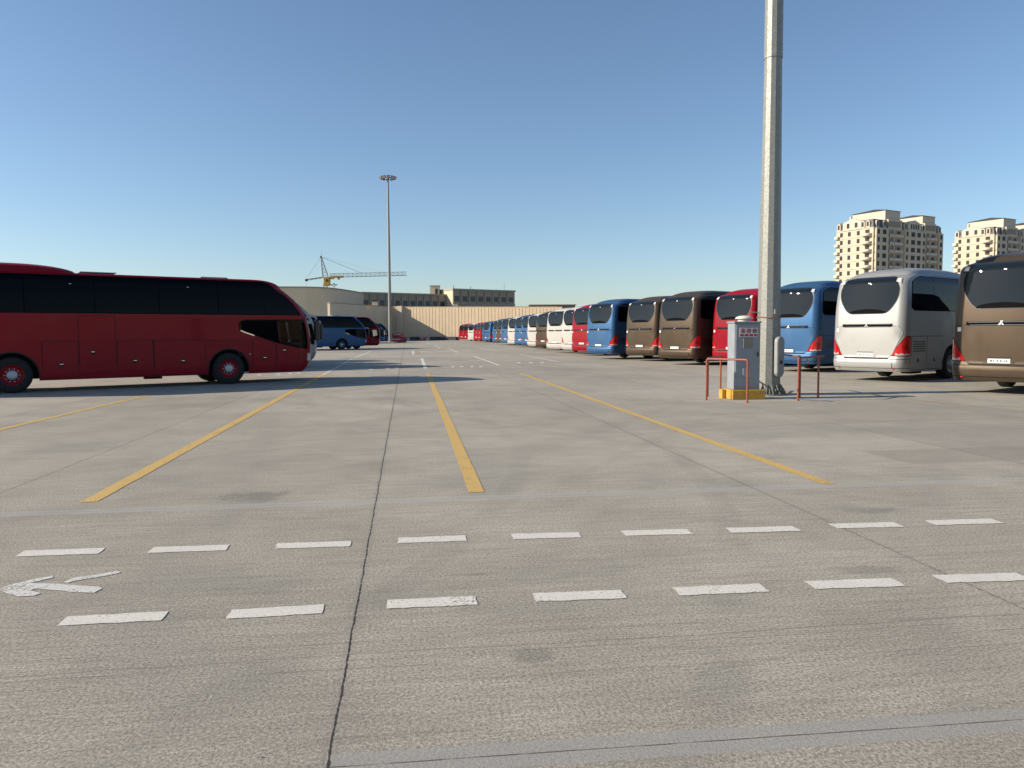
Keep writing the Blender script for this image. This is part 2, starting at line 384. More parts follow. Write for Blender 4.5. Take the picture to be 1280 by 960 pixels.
line_px((698, 452.3), (650, 443), 0.13, M_WHITE, 'lane_line')
line_px((622, 439), (600, 435), 0.13, M_WORN, 'lane_line')
line_px((587, 432.5), (576, 430.6), 0.13, M_WORN, 'lane_line')
# a far worn crossing of small dashes
far = []
for x in (322, 346, 360, 371, 461, 482, 494): far.append([(x, 469.6 - (x - 322) * 0.05), (x + 5, 469.4 - (x - 322) * 0.05), (x + 5, 468.2 - (x - 322) * 0.05), (x, 468.4 - (x - 322) * 0.05)])
for x in (564, 575, 588, 599): far.append([(x, 459), (x + 4, 459), (x + 4, 457.7), (x, 457.7)])
for x in (646, 661, 675): far.append([(x, 454), (x + 5, 454), (x + 5, 452.9), (x, 452.9)])
road_mark(far, M_WORN, 'far_dashes')

gm_ = MB()
for k in range(70):
    v_ = 2.2 + 22 * random.random() ** 1.6; u_ = random.uniform(-0.75, 0.75) * (v_ + 2); p = Yd(u_, v_); r_ = random.uniform(0.002, 0.006)
    vs = [p + Vector((random.uniform(0.6, 1.3) * r_ * a, random.uniform(0.6, 1.3) * r_ * b, 0.002 + c * r_)) for a, b, c in ((-1, 0, 0), (0, -1, 0), (1, 0, 0), (0, 1, 0), (0.1, 0.1, 1.1))]
    gm_.add(vs, [(0, 1, 4), (1, 2, 4), (2, 3, 4), (3, 0, 4), (3, 2, 1, 0)])
tag(gm_.build('loose_grit', principled('grit', (0.16, 0.14, 0.12), 0.9)), kind='stuff')
# ------------------------------------------------------------------ the coach
L, W, RC = 12.5, 1.25, 0.26
S1 = W - RC; ARC = RC * math.pi / 2; S2 = S1 + ARC; S3 = S2 + (L - 2 * RC); S4 = S3 + ARC; SM = S4 + S1
def hermite(tab, x):
    if x <= tab[0][0]: return tab[0][1]
    if x >= tab[-1][0]: 
        (a, b), (c, d) = tab[-2], tab[-1]; return d + (d - b) / (c - a) * (x - c)
    for i in range(len(tab) - 1):
        if tab[i][0] <= x <= tab[i + 1][0]: break
    def tan(k):
        if k == 0: return (tab[1][1] - tab[0][1]) / (tab[1][0] - tab[0][0])
        if k == len(tab) - 1: return (tab[-1][1] - tab[-2][1]) / (tab[-1][0] - tab[-2][0])
        a = (tab[k][1] - tab[k - 1][1]) / (tab[k][0] - tab[k - 1][0]); b = (tab[k + 1][1] - tab[k][1]) / (tab[k + 1][0] - tab[k][0])
        return 0 if a * b <= 0 else 2 * a * b / (a + b)
    (x0, y0), (x1, y1) = tab[i], tab[i + 1]; h = x1 - x0; t = (x - x0) / h
    return (2 * t ** 3 - 3 * t ** 2 + 1) * y0 + (t ** 3 - 2 * t ** 2 + t) * h * tan(i) + (-2 * t ** 3 + 3 * t ** 2) * y1 + (t ** 3 - t ** 2) * h * tan(i + 1)
REAR = [(0.30, 0.09), (0.42, 0.02), (0.5, -0.01), (0.72, -0.02), (0.80, 0.03), (1.5, 0.035), (1.9, 0.045), (2.3, 0.07), (2.8, 0.12), (3.2, 0.18)]
FRONT = [(0.30, 0.36), (0.5, 0.14), (0.8, 0.03), (1.2, 0.0), (1.7, 0.04), (2.15, 0.12), (2.6, 0.38), (3.0, 0.78), (3.2, 1.05)]
TUM = [(0.30, 0.045), (0.5, 0.015), (0.9, 0.0), (2.2, 0.0), (2.8, 0.022), (3.2, 0.055)]
ZT, ZR = 3.20, 3.50
def sstep(t): t = max(0, min(1, t)); return t * t * (3 - 2 * t)
def P(s, z, off=0.0):
    while s > SM: s -= 2 * SM
    while s < -SM: s += 2 * SM
    side = -1 if s >= 0 else 1; a = abs(s)
    if a <= S1: x, y = 0.0, a
    elif a <= S2: t = (a - S1) / RC; x, y = RC * (1 - math.cos(t)), S1 + RC * math.sin(t)
    elif a <= S3: x, y = RC + (a - S2), W
    elif a <= S4: t = (a - S3) / RC; x, y = L - RC + RC * math.sin(t), S1 + RC * math.cos(t)
    else: x, y = L, SM - a
    zz = min(z, ZT)
    g = 1 - sstep(x / 2.6); h = 1 - sstep((L - x) / 2.8)
    x2 = x + hermite(REAR, zz) * g - hermite(FRONT, zz) * h
    x2 += 0.07 * (y / W) ** 2 * g - 0.20 * (y / W) ** 2 * h * (1 if x > L / 2 else 0)
    y2 = y * (1 - hermite(TUM, zz) / W)
    if z > ZT:
        t = min(1.0, (z - ZT) / (ZR - ZT)); k = 1 - math.sqrt(max(0, 1 - t * t))
        y2 *= 1 - 0.20 * k / W
        x2 = x2 + 0.95 * k * g - 0.75 * k * h
        slope_r = hermite(REAR, ZT) - hermite(REAR, ZT - 0.1)
        x2 += slope_r * 10 * (z - ZT) * g * 0.6
    p = Vector((x2, y2 * side, z))
    if off:
        e = 0.01
        n = (P(s + e, z) - P(s - e, z)).cross(P(s, z + e) - P(s, z - e)).normalized(); p = p + n * off
    return p
def sS(x): return S2 + (x - RC)                     # side coordinate of a nominal x
AX_R, AX_F, AR, WR = 3.39, 9.45, 0.66, 0.52
def zlow(s):
    a = abs(s); a = a if a <= SM else 2 * SM - a
    base = 0.34
    if S2 < a < S3:
        x = RC + a - S2
        for ax in (AX_R, AX_F):
            if abs(x - ax) < AR: base = max(base, 0.50 + math.sqrt(AR ** 2 - (x - ax) ** 2))
    return base
def cab_lo(x): return hermite([(9.80, 1.84), (9.84, 1.80), (10.3, 1.63), (11.2, 1.37), (12.2, 1.16), (12.4, 1.13)], x)
def cab_hi(x): return hermite([(9.80, 2.03), (9.88, 2.10), (10.0, 2.13), (12.4, 2.15)], x)
def patch(mb, ss, lo, hi, nz=6, off=0.006, rim=0.012, smooth=True):
    """conforming skin piece on the coach: ss = list of s, lo/hi = z as numbers or functions of s"""
    f = lambda q, s: q(s) if callable(q) else q
    cols = list(ss); rows = [k / nz for k in range(nz + 1)]
    def pt(i, j, o): sv = cols[i]; a, b = f(lo, sv), f(hi, sv); return P(sv, a + (b - a) * rows[j], o)
    grid_patch(mb, len(cols), nz + 1, pt, off, rim, smooth)
    return mb
def grid_patch(mb, nc, nr, pt, off, rim, smooth=True):
    vs = [pt(i, j, off) for i in range(nc) for j in range(nr)]
    mb.add(vs, [(i * nr + j, (i + 1) * nr + j, (i + 1) * nr + j + 1, i * nr + j + 1) for i in range(nc - 1) for j in range(nr - 1)], smooth)
    loop = [(i, 0) for i in range(nc)] + [(nc - 1, j) for j in range(1, nr)] + [(i, nr - 1) for i in range(nc - 2, -1, -1)] + [(0, j) for j in range(nr - 2, 0, -1)]
    n = len(loop); rv = [vs[i * nr + j] for i, j in loop] + [pt(i, j, -rim) for i, j in loop]
    mb.add(rv, [(n + k, n + (k + 1) % n, (k + 1) % n, k) for k in range(n)], False)
def span(a, b, d=0.08):
    n = max(1, int(math.ceil(abs(b - a) / d))); return [a + (b - a) * i / n for i in range(n + 1)]

M_BLACK = principled('black trim', (0.008, 0.008, 0.009), 0.35)
M_PITCH = principled('pitch black', (0.002, 0.002, 0.003), 0.5, spec=0.03)
M_UNDER = principled('underbody black', (0.012, 0.012, 0.012), 0.8)
M_GLASSD = principled('dark tinted glass', (0.0015, 0.002, 0.004), 0.02, spec=0.08)
M_RGLASS = principled('rear tinted glass', (0.009, 0.013, 0.016), 0.012, spec=0.30)
M_TYRE = principled('tyre rubber', (0.014, 0.014, 0.014), 0.85, var=0.2, vscale=9)
M_CHROME = principled('chrome', (0.75, 0.75, 0.76), 0.12, 1.0)
M_CHROMED = principled('smoked chrome', (0.22, 0.22, 0.23), 0.25, 1.0)
M_ALU = principled('hub silver', (0.42, 0.43, 0.45), 0.4, 0.4, var=0.1, vscale=12)
M_REDL = principled('red lamp lens', (0.44, 0.006, 0.008), 0.10, coat=1.0)
M_CLRL = principled('clear lamp lens', (0.42, 0.34, 0.33), 0.12, coat=1.0)
M_PLATE = principled('plate white', (0.74, 0.74, 0.72), 0.4)
M_INK = principled('plate ink', (0.10, 0.10, 0.11), 0.6)
M_SEAT = principled('dark cab interior', (0.035, 0.033, 0.032), 0.8)
M_ORANGE = principled('marker lens', (0.62, 0.58, 0.55), 0.2)
M_SEAM = principled('panel gap', (0.006, 0.005, 0.005), 0.8)
def glass_clear():
    m = bpy.data.materials.new('cab glass'); m.use_nodes = True; nt = m.node_tree
    out = nt.nodes['Material Output']; nt.nodes.remove(nt.nodes['Principled BSDF'])
    tr = nt.nodes.new('ShaderNodeBsdfTransparent'); tr.inputs[0].default_value = (0.72, 0.76, 0.76, 1)
    gl = nt.nodes.new('ShaderNodeBsdfGlossy'); gl.inputs['Roughness'].default_value = 0.02
    fr = nt.nodes.new('ShaderNodeFresnel'); fr.inputs[0].default_value = 1.25
    mx = nt.nodes.new('ShaderNodeMixShader')
    nt.links.new(fr.outputs[0], mx.inputs[0]); nt.links.new(tr.outputs[0], mx.inputs[1]); nt.links.new(gl.outputs[0], mx.inputs[2])
    nt.links.new(mx.outputs[0], out.inputs[0]); return m
M_CGLASS = glass_clear()
def coach_paint(name, col, metal=0.35, rough=0.32):
    t = NT(name); tc = t.n('ShaderNodeTexCoord'); sp = t.n('ShaderNodeSeparateXYZ'); t.l(tc.outputs['Object'], sp.inputs[0])
    n1 = t.noise(tc.outputs['Object'], 1.4, 6, 0.65); n2 = t.noise(tc.outputs['Object'], 600, 2, 0.5)
    dust = t.math('MULTIPLY', t.rng(n1, 0.35, 0.7, 0.0, 0.022), t.rng(sp.outputs[2], 0.3, 2.6, 1.5, 0.5))
    c = t.mix(dust, col, (0.33, 0.29, 0.24)); c = t.mix(1.0, c, t.mix(t.rng(n2, 0.3, 0.7, 0, 1), (0.92, 0.92, 0.92), (1.07, 1.07, 1.07)), 'MULTIPLY')
    t.l(c, t.b.inputs['Base Color']); t.b.inputs['Metallic'].default_value = metal
    t.l(t.rng(n1, 0.3, 0.7, rough, rough + 0.12), t.b.inputs['Roughness'])
    t.b.inputs['Coat Weight'].default_value = 0.17; t.b.inputs['Coat Roughness'].default_value = 0.04; t.b.inputs['Specular IOR Level'].default_value = 0.12
    bp = t.n('ShaderNodeBump'); bp.inputs['Strength'].default_value = 0.06; bp.inputs['Distance'].default_value = 0.02
    t.l(t.noise(tc.outputs['Object'], 1.1, 2, 0.4), bp.inputs['Height']); t.l(bp.outputs[0], t.b.inputs['Coat Normal'])
    return t.m
PAINT = {'red': coach_paint('red coach paint', (0.235, 0.003, 0.012), 0.0),
         'blue': coach_paint('blue coach paint', (0.038, 0.102, 0.212), 0.4, 0.36),
         'brown': coach_paint('brown coach paint', (0.072, 0.052, 0.035), 0.4, 0.36),
         'silver': coach_paint('silver coach paint', (0.325, 0.328, 0.318), 0.4, 0.40),
         'white': coach_paint('white coach paint', (0.42, 0.41, 0.38), 0.0)}
PAINT0 = PAINT['red']

def make_coach():
    root = empty('coach')
    p0 = PAINT0
    # --- body shell
    marks = [0, S1, S2, S3, S4, SM] + [sS(ax + k) for ax in (AX_R, AX_F) for k in (-AR - 0.001, -AR + 0.001, AR - 0.001, AR + 0.001)]
    half = []
    seg = sorted(marks)
    for a, b in zip(seg[:-1], seg[1:]):
        near = any(ax - AR - 0.01 < RC + (a + b) / 2 - S2 < ax + AR + 0.01 for ax in (AX_R, AX_F)) and S2 < (a + b) / 2 < S3
        d = 0.05 if near else (0.05 if (a + b) / 2 < S2 or (a + b) / 2 > sS(9.8) else 0.16)
        if b - a < 0.01: half.append(a); continue
        half += span(a, b, d)[:-1]
    full = [-s for s in reversed(half[1:])] + half + [SM]
    zr = [0.0, 0.04, 0.08] + [0.08 + 0.62 * k / 14 for k in range(1, 15)] + [0.70 + 0.30 * k / 9 for k in range(1, 10)]
    K = 8; vs = []; nr = len(zr) + K
    zs = []
    for s in full:
        lo = zlow(s); col = [lo + (ZT - lo) * t for t in zr] + [ZT + (ZR - ZT) * math.sin(math.pi / 2 * k / K) for k in range(1, K + 1)]
        zs.append(col)
        for z in col: vs.append(P(s, z))
    n = len(full); fs = []
    def hole(s, z):
        a = abs(s)
        if S2 < a < S3 + 0.05:
            x = RC + a - S2
            if 11.28 < x < 12.16 and cab_lo(x) + 0.07 < z < 2.05: return True
        if a > S4 - 0.1 and 1.32 < z < 2.05: return True
        return False
    for i in range(n - 1):
        for j in range(nr - 1):
            sc = (full[i] + full[i + 1]) / 2; zc = (zs[i][j] + zs[i][j + 1] + zs[i + 1][j] + zs[i + 1][j + 1]) / 4
            if hole(sc, zc): continue
            fs.append((i * nr + j, (i + 1) * nr + j, (i + 1) * nr + j + 1, i * nr + j + 1))
    for j in range(nr - 1):
        fs.append(((n - 1) * nr + j, j, j + 1, (n - 1) * nr + j + 1)) if False else None
    fs = [f for f in fs if f]
    body = MB().add(vs, fs, True)
    # roof cap between the two sides
    hs = [i for i, s in enumerate(full) if s >= 0]
    m0 = len(full) // 2; NQ = 8; cv = []; cf = []
    pairs = [(full.index(s), len(full) - 1 - full.index(s)) for s in full if s > 0 and s < SM]
    idx = [(i, i - 0) for i in hs]
    rows_ = []
    for s in half[1:]:
        a = P(s, ZR); b = P(-s, ZR)
        rows_.append([a.lerp(b, q / NQ) + Vector((0, 0, 0.045 * math.sin(math.pi * q / NQ) * min(1, abs(a.y) / 1.0))) for q in range(NQ + 1)])
    cv = [p for r in rows_ for p in r]
    for i in range(len(rows_) - 1):
        for q in range(NQ): cf.append((i * (NQ + 1) + q, i * (NQ + 1) + q + 1, (i + 1) * (NQ + 1) + q + 1, (i + 1) * (NQ + 1) + q))
    cf = [tuple(reversed(f)) for f in cf]
    body.add(cv, cf, True)
    B = body.build('body', p0, root)
    # --- roof fairing over the rear half
    x0, x1, hw = 0.80, 5.15, 1.10; NX, NY = 40, 22; fv = []
    for i in range(NX + 1):
        x = x0 + (x1 - x0) * i / NX
        hx = min(math.sqrt(max(0, 1 - ((x0 + 1.5 - x) / 1.5) ** 2)) if x < x0 + 1.5 else 1, 1)
        if x > 3.4: hx = min(hx, math.sqrt(max(0, 1 - ((x - 3.4) / (x1 - 3.4)) ** 2.3)))
        for j in range(NY + 1):
            y = -hw + 2 * hw * j / NY; hy = (1 - abs(y / hw) ** 5) ** 0.5
            fv.append((x, y * (1 - 0.05 * (x < 2) * (2 - x)), 3.47 + 0.30 * hx * hy * (1 - 0.05 * (y / hw) ** 2)))
    MB().add(fv, [(i * (NY + 1) + j, (i + 1) * (NY + 1) + j, (i + 1) * (NY + 1) + j + 1, i * (NY + 1) + j + 1) for i in range(NX) for j in range(NY)], True).build('roof_fairing', p0, root)
    MB().bevbox((9.3, 0, 3.565), (0.9, 0.7, 0.04), 0.015).build('roof_hatch', M_ALU, root)
    MB().bevbox((5.75, -0.55, 3.56), (1.0, 0.5, 0.03), 0.01).build('roof_hatch', M_ALU, root)
    # --- rear window
    def rw_half(z): return hermite([(2.22, 0.50), (2.245, 0.60), (2.32, 0.71), (2.48, 0.84), (2.66, 0.945), (2.83, 0.995), (3.0, 1.01), (3.12, 0.985), (3.28, 0.94), (3.36, 0.87), (3.395, 0.76), (3.405, 0.68)], z)
    def zpatch(mb, zs_, hwf, ns=14, off=0.006, rim=0.012):       # rows of given z, half-width per z
        def pt(i, j, o): hw_ = hwf(zs_[j]); return P(-hw_ + 2 * hw_ * i / ns, zs_[j], o)
        grid_patch(mb, ns + 1, len(zs_), pt, off, rim)
        return mb
    zz = [2.22 + (3.405 - 2.22) * k / 26 for k in range(27)]
    zpatch(MB(), [2.205] + [2.205 + 1.215 * k / 26 for k in range(1, 27)], lambda z: rw_half((z - 2.205) / 1.215 * 1.185 + 2.22) + 0.02, off=0.004).build('window_seal', M_BLACK, root)
    rw = zpatch(MB(), zz, rw_half, off=0.009).build('rear_window', M_RGLASS, root)
    patch(MB(), span(-0.62, 0.62), 2.232, lambda s: 2.27 + 0.10 * math.cos(s / 0.62 * math.pi / 2) ** 0.6, 3, 0.012).build('dark_arc', M_PITCH, rw)  # plain black arc along the foot of the rear window
    patch(MB(), span(-0.035, 0.035), 3.20, 3.22, 1, 0.013).build('high_brake_light', M_ALU, rw)
    for sg in (-1, 1):
        a, b = 0.90, 1.07
        ml = patch(MB(), span(sg * a, sg * b, 0.03) if sg > 0 else span(-b, -a, 0.03), lambda s: 3.17 + 0.06 * (1.07 - abs(s)) / 0.17 + 0.0, lambda s: 3.36 - 0.45 * max(0, abs(s) - 0.97) , 4, 0.022).build('marker_light_housing', p0, root)
        patch(MB(), span(sg * 0.93, sg * 1.04, 0.03) if sg > 0 else span(-1.04, -0.93, 0.03), 3.215, 3.315, 2, 0.03).build('marker_lens', M_ORANGE, ml)
    # --- boot lid with its gap, badge bar, plate
    def lid_lo(s): return 0.775 + max(0, (abs(s) - 0.70)) * 0.30
    def lid_w(z): return hermite([(0.77, 0.72), (0.86, 0.83), (1.1, 0.95), (1.45, 1.10), (1.6, 1.16), (1.80, 1.03)], z)
    zl = [0.775 + (1.80 - 0.775) * k / 20 for k in range(21)]
    zpatch(MB(), [0.757] + zl[1:-1] + [1.815], lambda z: lid_w(z) + 0.016, off=0.002).build('lid_gap', M_SEAM, root)
    lid = zpatch(MB(), zl, lid_w, off=0.007).build('boot_lid', p0, root)
    bar = patch(MB(), span(-0.84, 0.84), lambda s: 1.775 + 0.02 * (abs(s) > 0.8), lambda s: 1.885, 3, 0.012).build('badge_bar', M_PITCH, root)
    patch(MB(), span(-0.80, 0.80), 1.862, 1.872, 1, 0.014).build('chrome_strip', M_CHROMED, bar)
    patch(MB(), span(-0.76, 0.76), 1.79, 1.80, 1, 0.014).build('chrome_strip', M_CHROMED, bar)
    em = MB()
    for tri in (((-0.075, 1.79), (-0.012, 1.79), (0.022, 1.90)), ((0.075, 1.79), (0.03, 1.79), (0.0, 1.87)), ((-0.02, 1.90), (0.05, 1.90), (0.01, 1.83))):
        a = [P(s, z, 0.030) for s, z in tri]; b = [P(s, z, 0.010) for s, z in tri]
        em.add(a + b, [(0, 1, 2), (5, 4, 3), (0, 3, 4, 1), (1, 4, 5, 2), (2, 5, 3, 0)])
    em.build('emblem', M_CHROME, bar)
    rec = patch(MB(), span(-0.40, 0.36), 0.785, lambda s: 0.965 - 0.5 * max(0, abs(s + 0.02) - 0.27), 3, 0.009).build('plate_recess', p0, root)
    patch(MB(), span(-0.29, 0.25), 0.958, 0.975, 1, 0.016).build('plate_lamp_strip', M_BLACK, rec)
    pl = patch(MB(), span(-0.28, 0.24), 0.815, 0.925, 1, 0.018).build('number_plate', M_PLATE, rec)
    for a, b in ((-0.22, -0.17), (-0.15, -0.12), (-0.07, -0.03), (0.01, 0.05), (0.09, 0.12), (0.14, 0.18)): patch(MB(), [a, b], 0.845, 0.895, 1, 0.021, 0.0).build('plate_character', M_INK, pl)
    patch(MB(), span(0.29, 0.32), 0.82, 0.85, 1, 0.02).build('lock', M_BLACK, rec)
    # bumper step line and reflectors
    bump_ = zpatch(MB(), [0.465 + 0.16 * k / 4 for k in range(5)], lambda z: 0.88, off=0.018, rim=0.01).build('bumper_panel', p0, root)
    patch(MB(), span(-1.9, 1.9, 0.06), 0.448, 0.462, 1, 0.004).build('bumper_groove', M_SEAM, root)
    patch(MB(), span(-1.55, 1.55, 0.06), 0.742, 0.752, 1, 0.003).build('bumper_gap', M_SEAM, root)
    for sg in (-1, 1):
        c = P(sg * 0.93, 0.43, 0.0); MB().lathe([(0, 0.012), (0.026, 0.010), (0.03, 0.0)], c + Vector((-0.0, 0, 0)), (-1, 0, 0), 14).build('rear_reflector', M_REDL, root)
    patch(MB(), span(-1.06, -0.97), 1.63, 1.74, 1, 0.012).build('sticker', M_PLATE, root)
    # --- tail lamps wrapping the corners
    for sg in (-1, 1):
        a, b = 0.86, S2 + 0.07
        s0 = span(a, b, 0.03)
        def top(s): q = abs(s); return 0.86 + (1.47 - 0.86) * min(1, max(0.03, ((q - a) / 0.40)) ** 0.80) - 0.10 * max(0, q - 1.3)
        ss = s0 if sg > 0 else [-s for s in reversed(s0)]
        patch(MB(), [sg * x for x in (span(a - .03, b + 0.015, 0.03) if sg > 0 else reversed(span(a - .03, b + 0.015, 0.03)))], 0.838, lambda s: min(top(s) + 0.03, 1.492), 8, 0.004).build('lamp_gap', M_SEAM, root)
        tl = patch(MB(), ss, 0.86, top, 10, 0.014).build('tail_light', M_REDL, root)
        s1 = span(a + 0.10, b - 0.02, 0.03); ss = s1 if sg > 0 else [-s for s in reversed(s1)]
        patch(MB(), ss, 0.866, lambda s: min(top(s) - 0.02, 0.925 + 0.02 * math.sin(abs(s) * 40)), 3, 0.018).build('reversing_lens', M_CLRL, tl)
        s1 = span(a + 0.30, b - 0.12, 0.03); ss = s1 if sg > 0 else [-s for s in reversed(s1)]
        patch(MB(), ss, 1.06, 1.20, 3, 0.018).build('indicator_lens', principled('deep red lens', (0.26, 0.003, 0.005), 0.1, coat=1.0), tl)
    # --- sides
    def sd(sg, a, b, d=0.1):
        q = span(a, b, d); return q if sg > 0 else [-s for s in reversed(q)]
    for sg in (1, -1):
        xr = 0.42
        def blo(s): return 2.32 + 0.0
        def bhi(s):
            x = RC + abs(s) - S2
            return 3.425 - 0.20 * max(0, 1 - (x - 0.30) / 0.5) ** 2 - 0.55 * max(0, 1 - (12.32 - x) / 0.25) ** 2
        def blow(s):
            x = RC + abs(s) - S2
            return 2.30 + 0.13 * max(0, 1 - (x - 0.30) / 0.28) ** 2
        band = patch(MB(), sd(sg, sS(0.30), sS(12.3), 0.07), blow, bhi, 12, 0.006).build('window_band', M_PITCH, root)
        edges = [0.34, 1.95, 3.75, 5.55, 7.35, 9.15, 10.9, 12.26]
        for a, b in zip(edges[:-1], edges[1:]):
            patch(MB(), sd(sg, sS(a) + 0.012, sS(b) - 0.012, 0.07), lambda s: blow(s) + 0.02, lambda s: bhi(s) - 0.03, 12, 0.010).build('side_window', M_GLASSD, root)
        # drip rail / light trim under the window band
        patch(MB(), sd(sg, sS(0.5), sS(12.2), 0.3), 2.262, 2.275, 1, 0.006).build('trim_strip', p0, root)
        # cab quarter window
        lo = lambda s: cab_lo(RC + abs(s) - S2); hi = lambda s: cab_hi(RC + abs(s) - S2)
        cw = patch(MB(), sd(sg, sS(9.80), sS(12.32), 0.06), lo, hi, 8, 0.008, 0.004).build('cab_window', M_CGLASS, root)
        patch(MB(), sd(sg, sS(9.90), sS(11.16), 0.06), lambda s: lo(s) + 0.03, lambda s: hi(s) - 0.03, 6, 0.012).build('rear_pane', M_PITCH, cw)
        fr = MB()
        patch(fr, sd(sg, sS(9.80), sS(12.34), 0.06), lambda s: lo(s) - 0.012, lambda s: lo(s) + 0.085, 2, 0.004)
        patch(fr, sd(sg, sS(9.80), sS(12.34), 0.06), lambda s: hi(s) - 0.07, lambda s: hi(s) + 0.012, 2, 0.004)
        patch(fr, sd(sg, sS(9.79), sS(10.08), 0.04), lo, hi, 8, 0.003)
        patch(fr, sd(sg, sS(11.14), sS(11.26), 0.04), lo, hi, 8, 0.011)
        patch(fr, sd(sg, sS(12.12), sS(12.36), 0.04), lo, hi, 8, 0.003)
        fr.build('window_frame', M_PITCH, cw)
        patch(MB(), sd(sg, sS(9.85), sS(10.32), 0.05), lambda s: lo(s) - 0.03, lambda s: lo(s) + 0.008, 1, 0.014).build('chrome_trim', M_CHROME, cw)
        # doors and flaps: dark gap below, painted panel above
        def panel(name, a, b, lo_, hi_, handle=None):
            q = sd(sg, sS(a), sS(b), 0.08)
            lf = lo_ if callable(lo_) else (lambda s: lo_); hf = hi_ if callable(hi_) else (lambda s: hi_)
            q2 = sd(sg, sS(a) - 0.017, sS(b) + 0.017, 0.08)
            dr = patch(MB(), q, lf, hf, 4, 0.007).build(name, p0, root)
            patch(MB(), q2, lambda s: lf(s) - 0.017, lambda s: hf(s) + 0.017, 4, 0.003).build('door_gap', M_SEAM, dr)
            if handle:
                hx, hz = handle; c = P(sg * sS(hx), hz, 0.006)
                MB().lathe([(0, 0.010), (0.062, 0.009), (0.075, 0.0)], c, (0, -sg, 0), 16).build('handle_recess', M_BLACK, dr)
                MB().box((c.x, c.y - sg * 0.014, c.z), (0.09, 0.012, 0.02)).build('handle', M_CHROME, dr)
            return dr
        panel('engine_door', 0.42, 1.50, 0.40, lambda s: 1.47, (0.95, 0.70)) if sg > 0 else panel('engine_door', 0.42, 1.50, 0.40, 1.47)
        panel('luggage_door', 1.53, 2.62, 0.40, 1.47, (2.1, 0.70))
        panel('luggage_door', 4.15, 5.05, 0.40, 1.47, (4.62, 0.80))
        d = panel('middle_door', 5.10, 6.07, 0.37, 2.22, (5.45, 1.15))
        panel('luggage_door', 6.12, 7.12, 0.40, 1.47, (6.6, 0.86))
        panel('luggage_door', 7.16, 8.68, 0.40, 1.47, (8.0, 0.82))
        panel('fuel_flap', 10.25, 11.12, 0.42, lambda s: min(1.47, cab_lo(RC + abs(s) - S2) - 0.05), (10.7, 0.86))
        panel('front_door', 11.18, 12.05, 0.40, lambda s: cab_lo(RC + abs(s) - S2) - 0.03, (11.45, 1.10))
        patch(MB(), sd(sg, sS(8.75), sS(10.1), 0.2), 1.455, 1.467, 1, 0.004).build('panel_line', M_SEAM, root)
        patch(MB(), sd(sg, sS(8.75), sS(10.1), 0.2), 1.285, 1.295, 1, 0.004).build('panel_line', M_SEAM, root)
        gm = MB()
        for k in range(5): patch(gm, sd(sg, sS(0.52), sS(1.40), 0.2), 0.98 + 0.075 * k, 1.015 + 0.075 * k, 1, 0.010)
        gm.build('engine_grille', M_BLACK, root)
        for hx in (2.9, 5.6, 8.9):
            c = P(sg * sS(hx), 0.40, 0.0) if hx != 5.6 else P(sg * sS(7.14), 0.44, 0.0)
        for hx in (1.9, 4.9, 8.2):
            patch(MB(), sd(sg, sS(hx), sS(hx) + 0.06), 3.16, 3.175, 1, 0.014).build('window_sticker', M_PLATE, root)
        patch(MB(), sd(sg, sS(10.12), sS(10.2)), 0.98, 0.995, 1, 0.014).build('side_marker', M_ORANGE, root)
        # dark wheel arch lip
        for ax in (AX_R, AX_F):
            lip = MB(); vs = []; fs = []
            NA = 28
            for i in range(NA + 1):
                t = math.pi * i / NA
                for r in (AR - 0.012, AR + 0.03):
                    x = ax + r * math.cos(t); z = 0.50 + r * math.sin(t)
                    p = P(sg * sS(x), z, 0.010); vs.append(p)
                x = ax + (AR - 0.012) * math.cos(t); z = 0.5 + (AR - 0.012) * math.sin(t)
                p = P(sg * sS(x), z, -0.5); vs.append(p)
            for i in range(NA):
                a = i * 3; b = a + 3
                fs += [(a, b, b + 1, a + 1), (a + 2, b + 2, b, a)]
            lip.add(vs, fs, False); lip.build('wheel_arch', M_UNDER, root)
            # wheel
            yc = -sg * (1.25 - 0.045)
            wh = MB().lathe([(0.30, 0.01), (0.33, 0.03), (0.43, 0.02), (0.49, 0.0), (0.518, -0.03), (0.52, -0.07), (0.52, -0.24), (0.50, -0.29), (0.43, -0.31), (0.2, -0.31)], (ax, yc, WR), (0, -sg, 0), 40).build('wheel', M_TYRE, root)
            MB().lathe([(0.30, 0.012), (0.285, 0.015), (0.27, -0.02), (0.24, -0.045), (0.14, -0.05), (0.12, -0.03)], (ax, yc, WR), (0, -sg, 0), 36).build('rim', p0, wh)
            hb = MB().lathe([(0.145, -0.045), (0.14, 0.0), (0.125, 0.02), (0.08, 0.03), (0.0, 0.032)], (ax, yc, WR), (0, -sg, 0), 24)
            for k in range(10):
                t = 2 * math.pi * k / 10; hb.tube((ax + 0.185 * math.cos(t), yc + sg * 0.048, WR + 0.185 * math.sin(t)), (ax + 0.185 * math.cos(t), yc + sg * 0.012, WR + 0.185 * math.sin(t)), 0.016, n=6)
            hb.build('hub', M_ALU, wh)
    # --- windscreen
    patch(MB(), span(S4 - 0.06, 2 * SM - S4 + 0.06, 0.08), 2.15, 3.30, 12, 0.010).build('upper_windscreen', M_GLASSD, root)
    patch(MB(), span(S4 - 0.14, 2 * SM - S4 + 0.14, 0.08), 1.20, 2.15, 8, 0.008, 0.004).build('windscreen', M_CGLASS, root)
    patch(MB(), span(S4 - 0.16, 2 * SM - S4 + 0.16, 0.08), 1.14, 1.33, 3, 0.005).build('windscreen_seal', M_BLACK, root)
